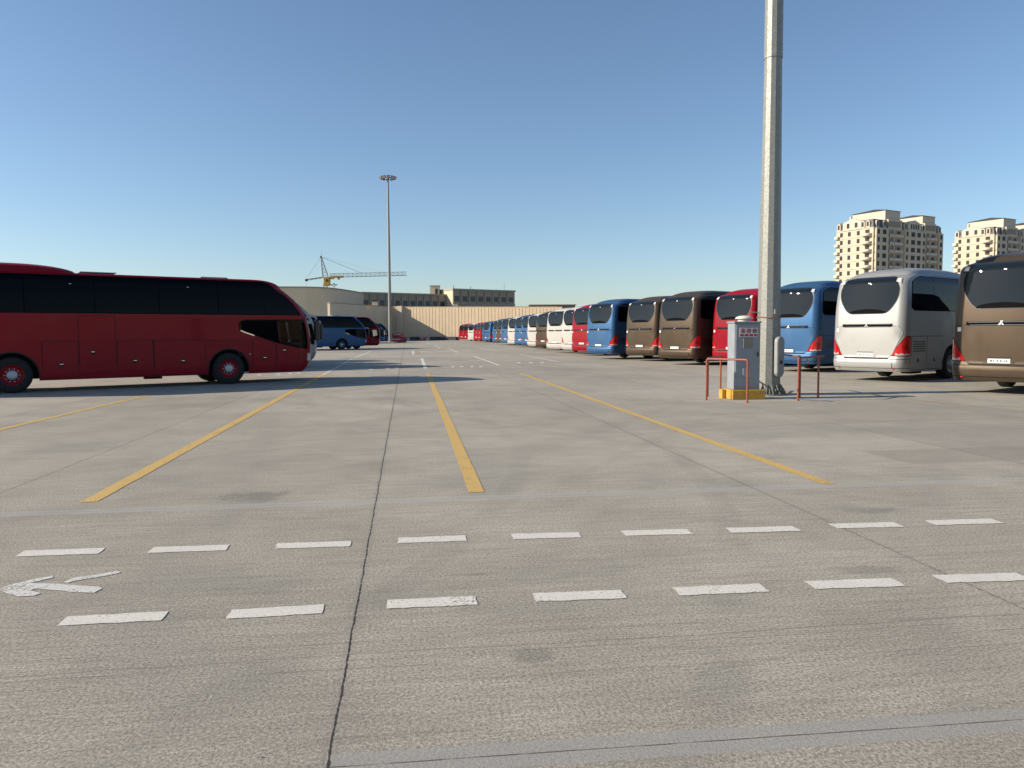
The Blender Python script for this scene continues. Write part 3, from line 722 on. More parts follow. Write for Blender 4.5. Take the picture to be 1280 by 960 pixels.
    for sg in (1, -1):
        q = span(S3 + 0.12, S4 + 0.35, 0.05); q = q if sg > 0 else [-s for s in reversed(q)]
        patch(MB(), q, 0.72, lambda s: 0.98, 4, 0.012).build('headlight', M_CLRL, root)
        c = P(sg * (S4 - 0.10), 2.22)
        out = Vector((0, -sg, 0))
        MB().path([c, c + Vector((0.12, -sg * 0.10, 0.06)), c + Vector((0.24, -sg * 0.22, 0.05)), c + Vector((0.27, -sg * 0.28, -0.05))], 0.042, 8).build('mirror_arm', M_ALU, root)
        m = c + Vector((0.27, -sg * 0.28, -0.08))
        MB().bevbox((m.x, m.y, m.z - 0.36), (0.14, 0.27, 0.74), 0.045).build('mirror', M_BLACK, root)
    # --- underbody and cab inside
    ub = MB()
    ub.box((6.1, 0, 0.62), (11.4, 1.3, 0.50))
    for a, b in ((0.4, AX_R - 0.72), (AX_R + 0.72, AX_F - 0.72), (AX_F + 0.72, 12.0)): ub.box(((a + b) / 2, 0, 0.50), (b - a, 2.3, 0.20))
    for ax in (AX_R, AX_F): ub.box((ax, 0, 0.86), (1.36, 1.50, 0.68))
    ub.box((2.1, -0.5, 0.30), (0.7, 0.35, 0.18)); ub.box((7.2, -0.7, 0.31), (0.5, 0.3, 0.12))
    ub.tube((AX_R, -1.0, WR), (AX_R, 1.0, WR), 0.12); ub.tube((AX_F, -1.0, WR), (AX_F, 1.0, WR), 0.08)
    ub.build('underbody', M_UNDER, root)
    ib = MB(); ib.box((9.8, 0, 1.8), (0.05, 2.3, 1.6)); ib.box((11.05, 0, 0.95), (2.5, 2.3, 0.06)); ib.box((11.0, 0, 2.26), (2.4, 2.2, 0.05))
    ib.build('cab_bulkhead', M_SEAT, root)
    ds = MB(); ds.bevbox((11.85, 0.1, 1.22), (0.45, 1.9, 0.32), 0.06); ds.path([(11.6, 0.65 + 0.22 * math.cos(t), 1.45 + 0.2 * math.sin(t)) for t in [k * math.pi / 8 for k in range(17)]], 0.015, 6)
    ds.build('dashboard', M_SEAT, root)
    st = MB()
    for yy in (0.65, -0.62): st.bevbox((10.65, yy, 1.25), (0.5, 0.5, 0.16), 0.05); st.bevbox((10.42, yy, 1.62), (0.16, 0.48, 0.75), 0.06)
    st.build('driver_seat', M_SEAT, root)
    return root
proto = make_coach()
index_children()
PAINTED = {}
def all_desc(o):
    for c in CH.get(o.name, []):
        yield c; yield from all_desc(c)
def recolour(src, colour, label, group):
    """copy of the coach with its painted parts in another paint (mesh data shared per colour)"""
    def cp(o, par):
        c = o.copy(); COL.objects.link(c)
        if par: c.parent = par
        if o.type == 'MESH' and o.data.materials[0] is PAINT0 and colour != 'red':
            key = (o.data.name, colour)
            if key not in PAINTED:
                d = o.data.copy(); d.materials[0] = PAINT[colour]; PAINTED[key] = d
            c.data = PAINTED[key]
        for ch in CH.get(o.name, []): cp(ch, c)
        return c
    r = cp(src, None); tag(r, label, 'bus', group); return r

TH = 53.0
def place(o, corner, th, local):
    """put local point (x,y) of the coach on the ground point corner, heading th degrees clockwise of +Y"""
    rz = R_(90 - th); m = Matrix.Rotation(rz, 3, 'Z')
    q = Vector((corner[0], corner[1], 0)) - m @ Vector((local[0], local[1], 0))
    o.location = q; o.rotation_euler = (0, 0, rz)
right_row = [  # px of the rear left corner, distance, colour, label
    (1191, 20.6, 'brown', 'bronze brown coach seen from behind, cut off by the right edge of the photo', 53),
    (1042, 26.3, 'silver', 'silver grey coach between the cut-off brown coach and the blue coach by the pole', 53),
    (955, 32.4, 'blue', 'blue coach whose rear window is half hidden behind the galvanised pole', 53),
    (890, 37.6, 'red', 'red coach standing right behind the grey cabinet and orange guard rail', 53),
    (822.6, 39.6, 'brown', 'nearer of the two adjacent brown coaches, just left of the red coach behind the cabinet', 52),
    (782, 45.0, 'brown', 'farther of the two adjacent brown coaches, next to a blue coach on its left', 52),
    (733, 48.6, 'blue', 'blue coach between a brown coach and the nearest small red coach', 52),
    (714.5, 56.3, 'red', 'red coach between the big blue coach and two white coaches', 52),
    (702, 60.5, 'white', 'white coach directly beside the red coach, the nearer of the two white neighbours', 52),
    (683, 65.0, 'white', 'white coach with its right flank and red tail light showing, the farther white neighbour', 52),
    (669.5, 74.0, 'brown', 'dark brown coach squeezed between two white coaches in the far row', 52),
    (659, 80.0, 'white', 'white coach between the far dark brown coach and a pair of blue coaches', 52),
    (651, 84.5, 'blue', 'nearer of two blue coaches that stand between two far white coaches', 52),
    (643, 89.5, 'blue', 'farther of two blue coaches that stand between two far white coaches', 52),
    (634.5, 95.7, 'white', 'small far white coach with blue coaches on both sides', 52),
    (626, 103.5, 'blue', 'far blue coach between the small far white coach and a dark brown one', 52),
    (620.5, 108.5, 'brown', 'far dark brown coach between two blue coaches', 52),
    (615.6, 113, 'blue', 'far blue coach at the near side of the empty bays', 52),
    (603, 134, 'blue', 'far blue coach with its shaded flank showing beyond the empty bays', 52),
    (599.5, 140, 'red', 'nearest of three far red coaches beside the blue coach past the empty bays', 52),
    (596, 144.5, 'red', 'middle one of three far red coaches standing together', 52),
    (592, 149.5, 'red', 'red coach right beside the farthest white coach, on its near side', 52),
    (585, 158, 'white', 'farthest white coach, alone among red ones near the ribbed wall', 52),
    (579, 165, 'red', 'last but one coach of the row, red, just past the farthest white coach', 52),
    (574, 171, 'red', 'very last red coach at the far left end of the row by the ribbed wall', 52)]
GR = 'coaches parked in the long row on the right'; GL = 'coaches parked on the left side of the yard'
for px, Y, c, lab, th in right_row:
    o = recolour(proto, c, lab, GR); X = (px - 640) / FPX * Y
    place(o, (X, Y), th + random.uniform(-0.9, 0.9), (0.10, 1.17))
# left side
tag(proto, 'large dark red coach filling the left edge, side on with roof fairing', 'bus', GL)
place(proto, G(287, 480.2), 53.5, (AX_F, -1.2))
left_row = [(396, 38.2, 'silver', 'silver coach whose raked front peeps out behind the big red coach'),
            (362, 41.9, 'white', 'coach tucked behind the silver coach on the left, only its shadow reaching the lane'),
            (357, 46.2, 'blue', 'coach hidden behind the big red coach, between two coaches of the left side'),
            (458.5, 82.4, 'blue', 'steel blue coach side on, seen past the nose of the big red coach'),
            (475.5, 86.5, 'red', 'small red coach with its nose past the steel blue coach on the left'),
            (481, 134, 'blue', 'nearer of two tiny far blue coaches left of the far floodlight mast'),
            (486, 142, 'blue', 'farther of two tiny far blue coaches left of the far floodlight mast')]
for px, Y, c, lab in left_row:
    o = recolour(proto, c, lab, GL); X = (px - 640) / FPX * Y
    place(o, (X, Y), 53.5, (L - 0.15, -1.0))

# ------------------------------------------------------------------ pole, cabinet, rails
def galv():
    t = NT('galvanised steel'); tc = t.n('ShaderNodeTexCoord')
    vo = t.n('ShaderNodeTexVoronoi'); vo.inputs['Scale'].default_value = 55; t.l(tc.outputs['Object'], vo.inputs['Vector'])
    sp = t.n('ShaderNodeSeparateColor'); t.l(vo.outputs['Color'], sp.inputs[0])
    n1 = t.noise(tc.outputs['Object'], 3.5, 5, 0.6)
    col = t.mix(sp.outputs[0], (0.165, 0.172, 0.16), (0.29, 0.295, 0.275)); col = t.mix(t.rng(n1, 0.4, 0.7, 0, 0.4), col, (0.25, 0.245, 0.215))
    t.l(col, t.b.inputs['Base Color']); t.b.inputs['Metallic'].default_value = 0.35
    t.l(t.rng(sp.outputs[1], 0, 1, 0.42, 0.62), t.b.inputs['Roughness']); return t.m
M_GALV = galv()
def polygon_pole(mb, base, z0, z1, r0, r1, n=12, phase=0.0):
    vs = []
    for z, r in ((z0, r0), (z1, r1)):
        for i in range(n):
            t = 2 * math.pi * i / n + phase; vs.append((base[0] + r * math.cos(t), base[1] + r * math.sin(t), z))
    mb.add(vs, [(i, (i + 1) % n, n + (i + 1) % n, n + i) for i in range(n)] + [tuple(range(n - 1, -1, -1)), tuple(range(n, 2 * n))])
def headframe(parent, H, r_top, det=True):
    hf = MB(); hf.tube((0, 0, H - 0.5), (0, 0, H + 0.1), r_top + 0.12, n=16)
    NR = 28
    for zz, rr in ((H - 0.05, 1.15), (H - 0.35, 0.75)):
        hf.path([(rr * math.cos(2 * math.pi * k / NR), rr * math.sin(2 * math.pi * k / NR), zz) for k in range(NR + 1)], 0.04, 6)
    for k in range(6):
        t = math.pi * k / 3; hf.tube((0, 0, H - 0.2), (1.15 * math.cos(t), 1.15 * math.sin(t), H - 0.05), 0.035, n=6)
    hf.tube((0, 0, H), (0, 0, H + 1.1), 0.02, n=5)
    hf.build('headframe', M_GALV, parent)
    for k in range(12):
        t = math.pi * k / 6 + 0.2; c = Vector((1.36 * math.cos(t), 1.36 * math.sin(t), H - 0.28))
        f = MB().bevbox((0, 0, 0), (0.22, 0.5, 0.42), 0.04).build('floodlight', M_DARKL, parent)
        f.location = c; f.rotation_euler = (0, R_(35), t)
        MB().box((0.113, 0, 0), (0.008, 0.42, 0.34)).build('lamp_glass', M_CLRL, f)
M_DARKL = principled('dark lamp housing', (0.045, 0.045, 0.045), 0.5)

base = G(959.5, 494.5); base = base + (base.normalized()) * 0.35; base.z = 0
mast = empty('floodlight_mast', base); tag(mast, 'thick galvanised faceted mast rising out of frame beside the grey cabinet', 'light pole')
r0 = 0.315; m = MB()
def rad(z): return r0 - 0.0112 * z
polygon_pole(m, (0, 0), 0.03, 8.7, rad(0), rad(8.7)); m.build('lower_section', M_GALV, mast)
m = MB(); polygon_pole(m, (0, 0), 7.55, 7.565, rad(7.55) + 0.003, rad(7.56) + 0.003); m.build('weld_seam', M_GALV, mast)
m = MB(); polygon_pole(m, (0, 0), 8.6, 29, rad(8.6) + 0.016, 0.10); m.build('upper_section', M_GALV, mast)
m = MB(); polygon_pole(m, (0, 0), 0.0, 0.035, 0.46, 0.46, 24); m.build('base_plate', M_GALV, mast)
for k in range(16):
    t = 2 * math.pi * k / 16; c, s_ = math.cos(t), math.sin(t)
    g = MB(); w = Vector((-s_, c, 0)) * 0.008
    a, b_, d = Vector((rad(0) * c, rad(0) * s_, 0.30)), Vector((rad(0) * c, rad(0) * s_, 0.035)), Vector((0.455 * c, 0.455 * s_, 0.035)); e = Vector((0.455 * c, 0.455 * s_, 0.07))
    g.add([a - w, b_ - w, d - w, e - w, a + w, b_ + w, d + w, e + w], [(0, 1, 2, 3), (7, 6, 5, 4), (0, 3, 7, 4), (3, 2, 6, 7), (1, 0, 4, 5)])
    g.build('gusset', M_GALV, mast)
for k in range(16):
    t = 2 * math.pi * (k + 0.5) / 16; p = Vector((0.40 * math.cos(t), 0.40 * math.sin(t), 0.035))
    MB().tube(p, p + Vector((0, 0, 0.045)), 0.03, n=6, smooth=False).tube(p, p + Vector((0, 0, 0.14)), 0.014, n=8).build('anchor_bolt', M_GALV, mast)
headframe(mast, 29, 0.13)
# oval access cover on the right side, band with ties
ov = MB(); NN = 24; oa = []
dirx = Vector((math.cos(R_(-56)), math.sin(R_(-56)), 0)); diry = Vector((-dirx.y, dirx.x, 0))
for dep, ins in ((0.0, 0), (0.085, 0), (0.105, 0.02)):
    for k in range(NN):
        t = 2 * math.pi * k / NN; yy = (0.145 - ins) * math.cos(t); zz = 1.00 + (0.38 if math.sin(t) >= 0 else -0.38) + (0.145 - ins) * math.sin(t)
        oa.append(dirx * (rad(1) - 0.01 + dep) + diry * yy + Vector((0, 0, zz)))
ov.add(oa, [(k * NN + i, k * NN + (i + 1) % NN, (k + 1) * NN + (i + 1) % NN, (k + 1) * NN + i) for k in range(2) for i in range(NN)] + [tuple(range(2 * NN, 3 * NN))])
oc = ov.build('access_cover', principled('grey cover paint', (0.25, 0.26, 0.25), 0.55, var=0.12), mast)
cc = dirx * (rad(1) + 0.10) + Vector((0, 0, 0.86)); MB().bevbox(tuple(cc), (0.03, 0.08, 0.09), 0.008, R_(-56)).build('latch', M_BLACK, oc)
bd = MB(); zb = 2.02
bd.path([((rad(zb) + 0.012) * math.cos(2 * math.pi * k / 24), (rad(zb) + 0.012) * math.sin(2 * math.pi * k / 24), zb + 0.012 * math.sin(k)) for k in range(25)], 0.012, 6)
bd.build('strap', principled('rusty strap', (0.30, 0.13, 0.07), 0.7), mast)
zb = 2.1; bd = MB(); bd.tube((-rad(zb) - 0.25, -0.05, zb + 0.06), (-rad(zb), -0.1, zb + 0.05), 0.012, n=6); bd.bevbox((0.06, -rad(zb) - 0.02, zb + 0.06), (0.06, 0.05, 0.14), 0.01); bd.build('bracket', M_GALV, mast)

M_CAB = principled('cabinet light grey paint', (0.24, 0.26, 0.28), 0.5, var=0.08, vscale=4)
M_YELC = principled('yellow plinth paint', (0.50, 0.275, 0.04), 0.6, var=0.22, vscale=7, bump=0.3)
M_RAIL = principled('orange red rail paint', (0.27, 0.066, 0.035), 0.5, var=0.25, vscale=14)
M_DOME = principled('cream vent', (0.58, 0.55, 0.47), 0.55)
cr = R_(7)                                         # cabinet turned so its left cheek shows
pc = G(927, 503); d2 = Vector((math.sin(R_(0)), 1, 0))
cb = empty('control_cabinet', (G(933, 499.5).x, G(933, 499.5).y + 0.28, 0), cr)
tag(cb, 'grey steel control cabinet on a yellow plinth, domed vent on top', 'cabinet')
CW, CD, CH_ = 0.66, 0.42, 1.62
MB().bevbox((0.02, 0, 0.12), (0.84, 0.60, 0.24), 0.015).build('plinth', M_YELC, cb)
MB().bevbox((-0.46, 0.18, 0.115), (0.10, 0.20, 0.23), 0.012).build('plinth_block', M_YELC, cb)
cbod = MB().bevbox((0, 0, 0.24 + CH_ / 2), (CW, CD, CH_), 0.012).build('housing', M_CAB, cb)
MB().bevbox((0, 0, 0.24 + CH_ + 0.022), (CW + 0.05, CD + 0.05, 0.045), 0.012).build('lid', M_CAB, cb)
dr = MB().bevbox((0.005, -CD / 2 - 0.006, 0.24 + CH_ / 2 + 0.02), (CW - 0.05, 0.022, CH_ - 0.12), 0.006).build('cabinet_door', M_CAB, cb)
MB().bevbox((0.26, -CD / 2 - 0.028, 1.1), (0.03, 0.03, 0.12), 0.006).build('door_handle', M_BLACK, dr)
MB().bevbox((0.0, -CD / 2 - 0.024, 1.38), (0.23, 0.018, 0.25), 0.006).build('window_panel', principled('smoked panel', (0.20, 0.19, 0.155), 0.25), dr)
MB().bevbox((-0.02, -CD / 2 - 0.022, 0.66), (0.19, 0.014, 0.22), 0.006).build('paper_label', principled('faded label', (0.33, 0.33, 0.32), 0.6), dr)
MB().tube((0, 0, 0.24 + CH_ + 0.045), (0, 0, 0.24 + CH_ + 0.115), 0.15, n=24).build('vent_neck', M_DOME, cb)
MB().lathe([(0.21, 0.0), (0.215, 0.012), (0.19, 0.045), (0.12, 0.075), (0.0, 0.085)], (0, 0, 0.24 + CH_ + 0.105), (0, 0, 1), 28).build('vent_cap', M_DOME, cb)
# warning sign: three pictograms over a red strip of lettering
sg_ = MB().box((0.02, -CD / 2 - 0.022, 1.635), (0.46, 0.008, 0.22)).build('warning_sign', principled('sign white', (0.60, 0.57, 0.56), 0.5), dr)
yy = -CD / 2 - 0.028; M_SR = principled('sign dark red', (0.33, 0.02, 0.03), 0.5); M_SK = principled('sign black', (0.02, 0.02, 0.02), 0.5); M_SRD = principled('sign red', (0.42, 0.02, 0.04), 0.5)
for k in range(3):
    cx = 0.02 + (k - 1) * 0.15; zc = 1.672
    pg = MB().box((cx, yy + 0.003, zc), (0.128, 0.003, 0.118)).build('pictogram_square', principled('sign tile', (0.50, 0.45, 0.44), 0.5), sg_)
    MB().path([(cx + 0.05 * math.cos(2 * math.pi * q / 18), yy, zc + 0.05 * math.sin(2 * math.pi * q / 18)) for q in range(19)], 0.007, 5).build('ring', M_SR, pg)
    if k < 2: MB().tube((cx - 0.035, yy, zc + 0.035), (cx + 0.035, yy, zc - 0.035), 0.007, n=5).build('slash', M_SR, pg)
    if k == 0: MB().box((cx, yy - 0.001, zc), (0.035, 0.004, 0.05)).build('symbol', M_SK, pg)
    if k == 1: MB().tube((cx - 0.03, yy, zc - 0.02), (cx + 0.03, yy, zc + 0.025), 0.011, n=5).build('symbol', M_SK, pg)
    if k == 2: MB().box((cx - 0.022, yy - 0.001, zc), (0.016, 0.004, 0.072)).box((cx + 0.022, yy - 0.001, zc), (0.016, 0.004, 0.072)).box((cx, yy - 0.001, zc), (0.028, 0.004, 0.016)).build('symbol', M_SK, pg)
for a_, w_ in ((-0.155, 0.10), (-0.035, 0.10), (0.085, 0.10), (0.195, 0.08)):
    MB().box((a_, yy + 0.001, 1.568), (w_, 0.003, 0.052)).build('red_lettering_block', M_SRD, sg_)

def rail_frame(name, a, b, h, label, ra=0.0245, over=0.0, group='orange guard rails around the mast and cabinet'):
    a = Vector(a); b = Vector(b); d = (b - a).normalized(); e = empty(name, tuple(a)); tag(e, label, 'guard rail', group)
    L_ = (b - a).length; rr = 0.05
    for p in (0, L_):
        MB().tube(d * p, d * p + Vector((0, 0, h - (rr if not over else 0.03))), ra, n=12).build('post', M_RAIL, e)
        MB().tube(d * p, d * p + Vector((0, 0, 0.010)), 0.038, n=14).build('foot', M_RAIL, e)
    pts = []
    for k in range(5): t = math.pi / 2 * k / 4; pts.append(d * (rr - rr * math.cos(t)) + Vector((0, 0, h - rr + rr * math.sin(t))))
    if over: pts += [d * (L_ + over) + Vector((0, 0, h + 0.01))]
    else:
        for k in range(5): t = math.pi / 2 * k / 4; pts.append(d * (L_ - rr + rr * math.sin(t)) + Vector((0, 0, h - rr + rr * math.cos(t))))
    MB().path(pts, ra, 12).build('top_rail', M_RAIL, e)
    return e
rail_frame('guard_rail', G(883, 500), G(934, 503.5), 1.0, 'orange guard rail frame standing in front of the grey cabinet')
rail_frame('guard_rail', G(884.5, 495.5), G(900.5, 489.5), 0.98, 'short orange guard rail at the left of the grey cabinet, behind the front frame')
rail_frame('guard_rail', G(997.5, 501), G(1022.5, 497), 1.02, 'orange guard rail right of the mast with its top bar sticking out', over=0.28)
rail_frame('guard_rail', G(999.5, 496.5), G(966, 489), 1.03, 'orange guard rail running behind the mast base to the right rail')

# ------------------------------------------------------------------ far mast and barriers
fb = G(488, 428.6); fm = empty('floodlight_mast', fb); tag(fm, 'tall thin far floodlight mast with a ring of lamps at its top', 'light pole')
Hf = 29.3; m = MB(); polygon_pole(m, (0, 0), 0.0, Hf, 0.33, 0.15); m.build('mast_pole', M_GALV, fm); headframe(fm, Hf, 0.15)
M_KERB = principled('pale concrete', (0.42, 0.38, 0.31), 0.85, var=0.1)
pad = MB().bevbox((0, 0, 0.1), (5.2, 2.2, 0.2), 0.03).build('concrete_pad', M_KERB); pad.location = (fb.x - 1.4, fb.y, 0); tag(pad, 'pale concrete island at the foot of the far mast', 'kerb island')
M_BR = principled('red plastic', (0.32, 0.02, 0.02), 0.5); M_BW = principled('white plastic', (0.5, 0.48, 0.46), 0.5); M_BD = principled('dark plastic', (0.05, 0.05, 0.06), 0.6); M_BB = principled('brown rubber', (0.10, 0.05, 0.035), 0.8)
def barrier_mesh(mat):
    m = MB(); prof = [(-0.28, 0), (-0.28, 0.15), (-0.12, 0.35), (-0.09, 0.85), (0.09, 0.85), (0.12, 0.35), (0.28, 0.15), (0.28, 0)]
    vs = [(x, y, z) for x in (-0.95, 0.95) for y, z in prof]; n = len(prof)
    m.add(vs, [(i, (i + 1) % n, n + (i + 1) % n, n + i) for i in range(n)] + [tuple(range(n)), tuple(range(2 * n - 1, n - 1, -1))])
    return m
def barrier(mat, band, loc, rz, label, group):
    e = empty('plastic_barrier', loc, rz); tag(e, label, 'barrier', group)
    barrier_mesh(mat).build('block', mat, e); MB().box((0, 0, 0.62), (1.5, 0.235, 0.18)).build('stripe', band, e); return e
wall_y = 189.0; WR_ = R_(18)
def X_of(px, Y): return (px - 640) / FPX * Y
XA = X_of(491, wall_y)
def wy(x): return wall_y - (x - XA) * math.tan(WR_)
cl = [(495.5, 141, 0.15, M_BR, M_BW, 0), (499.5, 143, -0.4, M_BR, M_BW, 0), (497.5, 146, 1.2, M_BW, M_BR, 0), (502, 147, 0.3, M_BR, M_BD, 0), (497.5, 143.8, 0.1, M_BR, M_BW, 0.85)]
labs = ['red barrier nearest the foot of the far mast', 'red barrier turned askew right of the far mast', 'white barrier behind the red ones by the far mast', 'red barrier at the right end of the heap by the far mast', 'red barrier lying on top of the heap by the far mast']
for (px, Y, rz, a, b, z), lb in zip(cl, labs):
    barrier(a, b, ((px - 640) / FPX * Y, Y, z), rz, lb, 'barriers heaped by the far mast')
seqc = [(M_BD, M_BW, 'dark'), (M_BR, M_BW, 'red'), (M_BW, M_BR, 'white'), (M_BD, M_BD, 'black'), (M_BR, M_BD, 'red')]
for k in range(16):
    px = 507 + k * 3.9 + (6 if k > 11 else 0); a, b, nm = seqc[k % 5 if k < 10 else 3]
    Y = wall_y - 2.2 + 0.3 * math.sin(k * 1.7)
    nth = 'leftmost second third fourth fifth sixth seventh eighth ninth tenth eleventh twelfth thirteenth fourteenth fifteenth rightmost'.split()[k]
    barrier(a, b, ((px - 640) / FPX * Y, wy(X_of(px, Y)) - 2.0 + 0.3 * math.sin(k * 1.7), 0), 0.05 * math.sin(k) - WR_, 'small %s barrier, %s %s along the foot of the far wall' % (nm, nth, 'one' if k in (0, 15) else 'from the left'), 'barriers along the foot of the far wall')
# unseen rough town blocks behind the camera, added to be reflected in the coach glass
tm = MB(); rt = random.Random(3)
for k in range(34):
    az = R_(92 + k * 2.6 + rt.uniform(-0.6, 0.6)); D = rt.uniform(190, 250); w = rt.uniform(12, 26); h = rt.uniform(4, 13) * (1.6 if rt.random() < 0.15 else 1)
    tm.box((math.sin(az) * D, math.cos(az) * D, h / 2), (w, 10, h), -az)
tag(tm.build('unseen_town', M_PIL0 if False else principled('town walls', (0.40, 0.33, 0.24), 0.9, var=0.3, vscale=0.06)), kind='stuff')
# low dark bush left of the last coach
def leaf_ball(name, loc, rx, rz_, n, label, mat):
    m = MB()
    for i in range(n):
        d = Vector((random.gauss(0, 1), random.gauss(0, 1), abs(random.gauss(0, 1)))).normalized() * random.uniform(0.5, 1.0)
        c = Vector((d.x * rx, d.y * rx * 0.7, 0.15 + d.z * rz_)); a = Vector((random.uniform(-1, 1), random.uniform(-1, 1), random.uniform(-1, 1))).normalized(); b = a.orthogonal().normalized(); s = random.uniform(0.08, 0.2)
        m.add([c - a * s, c + b * s * 0.6, c + a * s, c - b * s * 0.6], [(0, 1, 2, 3)])
    o = m.build(name, mat); o.location = loc; tag(o, label, 'bush'); return o
leaf_ball('bush', ((570 - 640) / FPX * 186, 186, 0), 1.1, 1.0, 700, 'low dark bush at the foot of the ribbed wall left of the last coach', principled('bush leaves', (0.05, 0.06, 0.025), 0.8, var=0.3))

# ------------------------------------------------------------------ walls and buildings at the back
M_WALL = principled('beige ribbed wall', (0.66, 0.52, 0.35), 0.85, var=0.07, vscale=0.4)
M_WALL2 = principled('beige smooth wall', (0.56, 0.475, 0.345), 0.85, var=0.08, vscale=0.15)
M_COP = principled('wall coping', (0.33, 0.27, 0.20), 0.8)
Hw = CAM_H + (416.6 - 383.8) / FPX * wall_y
wl = empty('ribbed_wall', (XA, wall_y, 0), -WR_); tag(wl, 'long sunlit beige wall of ribbed panels closing the yard at the back', 'wall')
xa = XA; LW = 42.0
def wall_h(x):                                      # the wall steps down gently as it comes forward
    yy2 = wall_y - x * math.sin(WR_); px = 640 + FPX * (XA + x * math.cos(WR_)) / yy2
    return CAM_H + (416.5 - 0.0052 * (px - 560) - 383.7) / FPX * yy2
rb = MB(); x = 0.0; k = 0
while x < LW:
    w = 0.74 + 0.10 * ((k * 7) % 3); h_ = wall_h(x) ; top = h_ - 0.12 - 0.05 * ((k * 5) % 4)
    rb.box((x + w / 2, 0.3, h_ / 2), (w, 0.3, h_)); rb.box((x + w * 0.42, 0.3 - 0.15 - 0.023, top / 2), (w * 0.80, 0.045, top))
    x += w + 0.001; k += 1
rb.build('rib_panels', M_WALL, wl)
cp2 = MB(); vs = [(xx_, yy2, wall_h(xx_) + zz2) for xx_ in (0, LW) for yy2, zz2 in ((0.08, 0.002), (0.55, 0.002), (0.55, 0.12), (0.08, 0.12))]
cp2.add(vs, [(0, 1, 5, 4), (1, 2, 6, 5), (2, 3, 7, 6), (3, 0, 4, 7), (3, 2, 1, 0), (4, 5, 6, 7)]); cp2.build('coping', M_COP, wl)
MB().box((2.4, -0.35, Hw / 2 + 0.1), (1.3, 1.0, Hw + 0.25)).build('pier', M_WALL2, wl)
MB().box((LW / 2, -0.35, 0.12), (LW, 0.5, 0.24)).build('footing', M_COP, wl)

# left shaded wall running back towards the camera
lw = empty('side_wall', (0, 0, 0)); tag(lw, 'lower shaded beige wall on the left, meeting the ribbed wall at a corner', 'wall')
A = Vector((xa, wall_y + 0.2, 0)); Yb = 162.0; Bp = Vector((X_of(414, Yb), Yb, 0))
def wall_seg(mb, a, b, h, th=0.5, z0=0.0):
    d = (b - a).normalized(); n = Vector((d.y, -d.x, 0)) * th
    mb.prism([a.xy, b.xy, (b - n).xy, (a - n).xy][::1], z0, h)
m = MB(); d = (A - Bp).normalized(); nrm = Vector((-d.y, d.x, 0))
m.prism([Bp.xy, A.xy, (A + nrm * 0.6).xy, (Bp + nrm * 0.6).xy], 0, Hw)
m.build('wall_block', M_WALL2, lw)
m = MB(); m.prism([(Bp - nrm * 0.1 - d * 0.1).xy, (A - nrm * 0.1).xy, (A + nrm * 0.7).xy, (Bp + nrm * 0.7 - d * 0.1).xy], Hw, Hw + 0.18); m.build('coping', M_COP, lw)
# tall curved building further left
cvp = [(300, 203), (340, 203.5), (385, 205), (400, 206.5), (410, 208.5), (420, 212), (430, 217.5), (440, 224), (448, 230), (456, 236)]
H2 = CAM_H + (417.6 - 360.3) / FPX * 205
tb = empty('curved_building', (0, 0, 0)); tag(tb, 'tall plain beige building with a curved shaded wall behind the left coaches', 'building')
pts = [Vector((X_of(a, b), b, 0)) for a, b in cvp]
pts = [Vector((X_of(-40, 203) , 203, 0))] + pts
back = [p + Vector((-10, 30, 0)) for p in pts]
m = MB()
for i in range(len(pts) - 1):
    vs = [pts[i], pts[i + 1], back[i + 1], back[i]]
    m.prism([v.xy for v in vs], 0, H2)
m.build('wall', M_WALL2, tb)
m = MB()
for i in range(len(pts) - 1):
    o_ = Vector((0.1, -0.2, 0)); vs = [pts[i] + o_, pts[i + 1] + o_, pts[i + 1] + Vector((0, 0.8, 0)), pts[i] + Vector((0, 0.8, 0))]
    m.prism([v.xy for v in vs], H2, H2 + 0.35)
m.build('parapet', M_COP, tb)

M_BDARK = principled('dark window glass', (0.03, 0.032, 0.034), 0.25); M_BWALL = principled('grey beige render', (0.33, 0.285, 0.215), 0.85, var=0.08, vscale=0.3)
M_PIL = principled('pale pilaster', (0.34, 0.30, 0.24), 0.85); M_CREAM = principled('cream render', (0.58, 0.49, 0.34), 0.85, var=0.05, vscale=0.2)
def window_block(name, a, b, h, depth, nb, label, band=(0.45, 0.86), endm=None):
    e = empty(name, tuple(a)); tag(e, label, 'building')
    b = b - a; L_ = b.length; ang = math.atan2(b.y, b.x); M = Matrix.Rotation(ang, 3, 'Z')
    def bx(x0, x1, y0, y1, z0, z1): return MB().box(((x0 + x1) / 2, (y0 + y1) / 2, (z0 + z1) / 2), (x1 - x0, y1 - y0, z1 - z0))
    e.rotation_euler = (0, 0, ang)
    bx(0, L_, 0, depth, 0, h).build('wall', M_BWALL, e)
    bx(-0.2, L_ + 0.2, -0.35, depth, h, h + 0.5).build('parapet', M_PIL, e)
    bx(-0.1, L_ + 0.1, -0.25, -0.003, h - 4.6, h - 4.2).build('string_course', M_PIL, e)
    st_ = L_ / nb
    for k in range(nb):
        c = st_ * (k + 0.5)
        bx(c - st_ * 0.27, c + st_ * 0.27, -0.06, 0.02, h - 3.6, h - 1.9).build('window', M_BDARK, e)
        bx(st_ * k - 0.14, st_ * k + 0.14, -0.42, -0.002, h - 4.2, h - 0.2).build('pilaster', M_PIL, e)
    if endm: bx(-0.02, 0.3, 0.02, depth - 0.02, 0, h - 0.002).build('sunlit_end_wall', endm, e);  # sunlight on this end is put into a paler wall colour
    return e
a = Vector((X_of(454, 236.5), 236.5, 0)); b = Vector((X_of(567, 255), 255, 0)); H3 = CAM_H + (417.4 - 367.3) / FPX * 236
window_block('office_block', a, b, H3, 12, 12, 'long shaded office block with a row of small windows above the left wall')
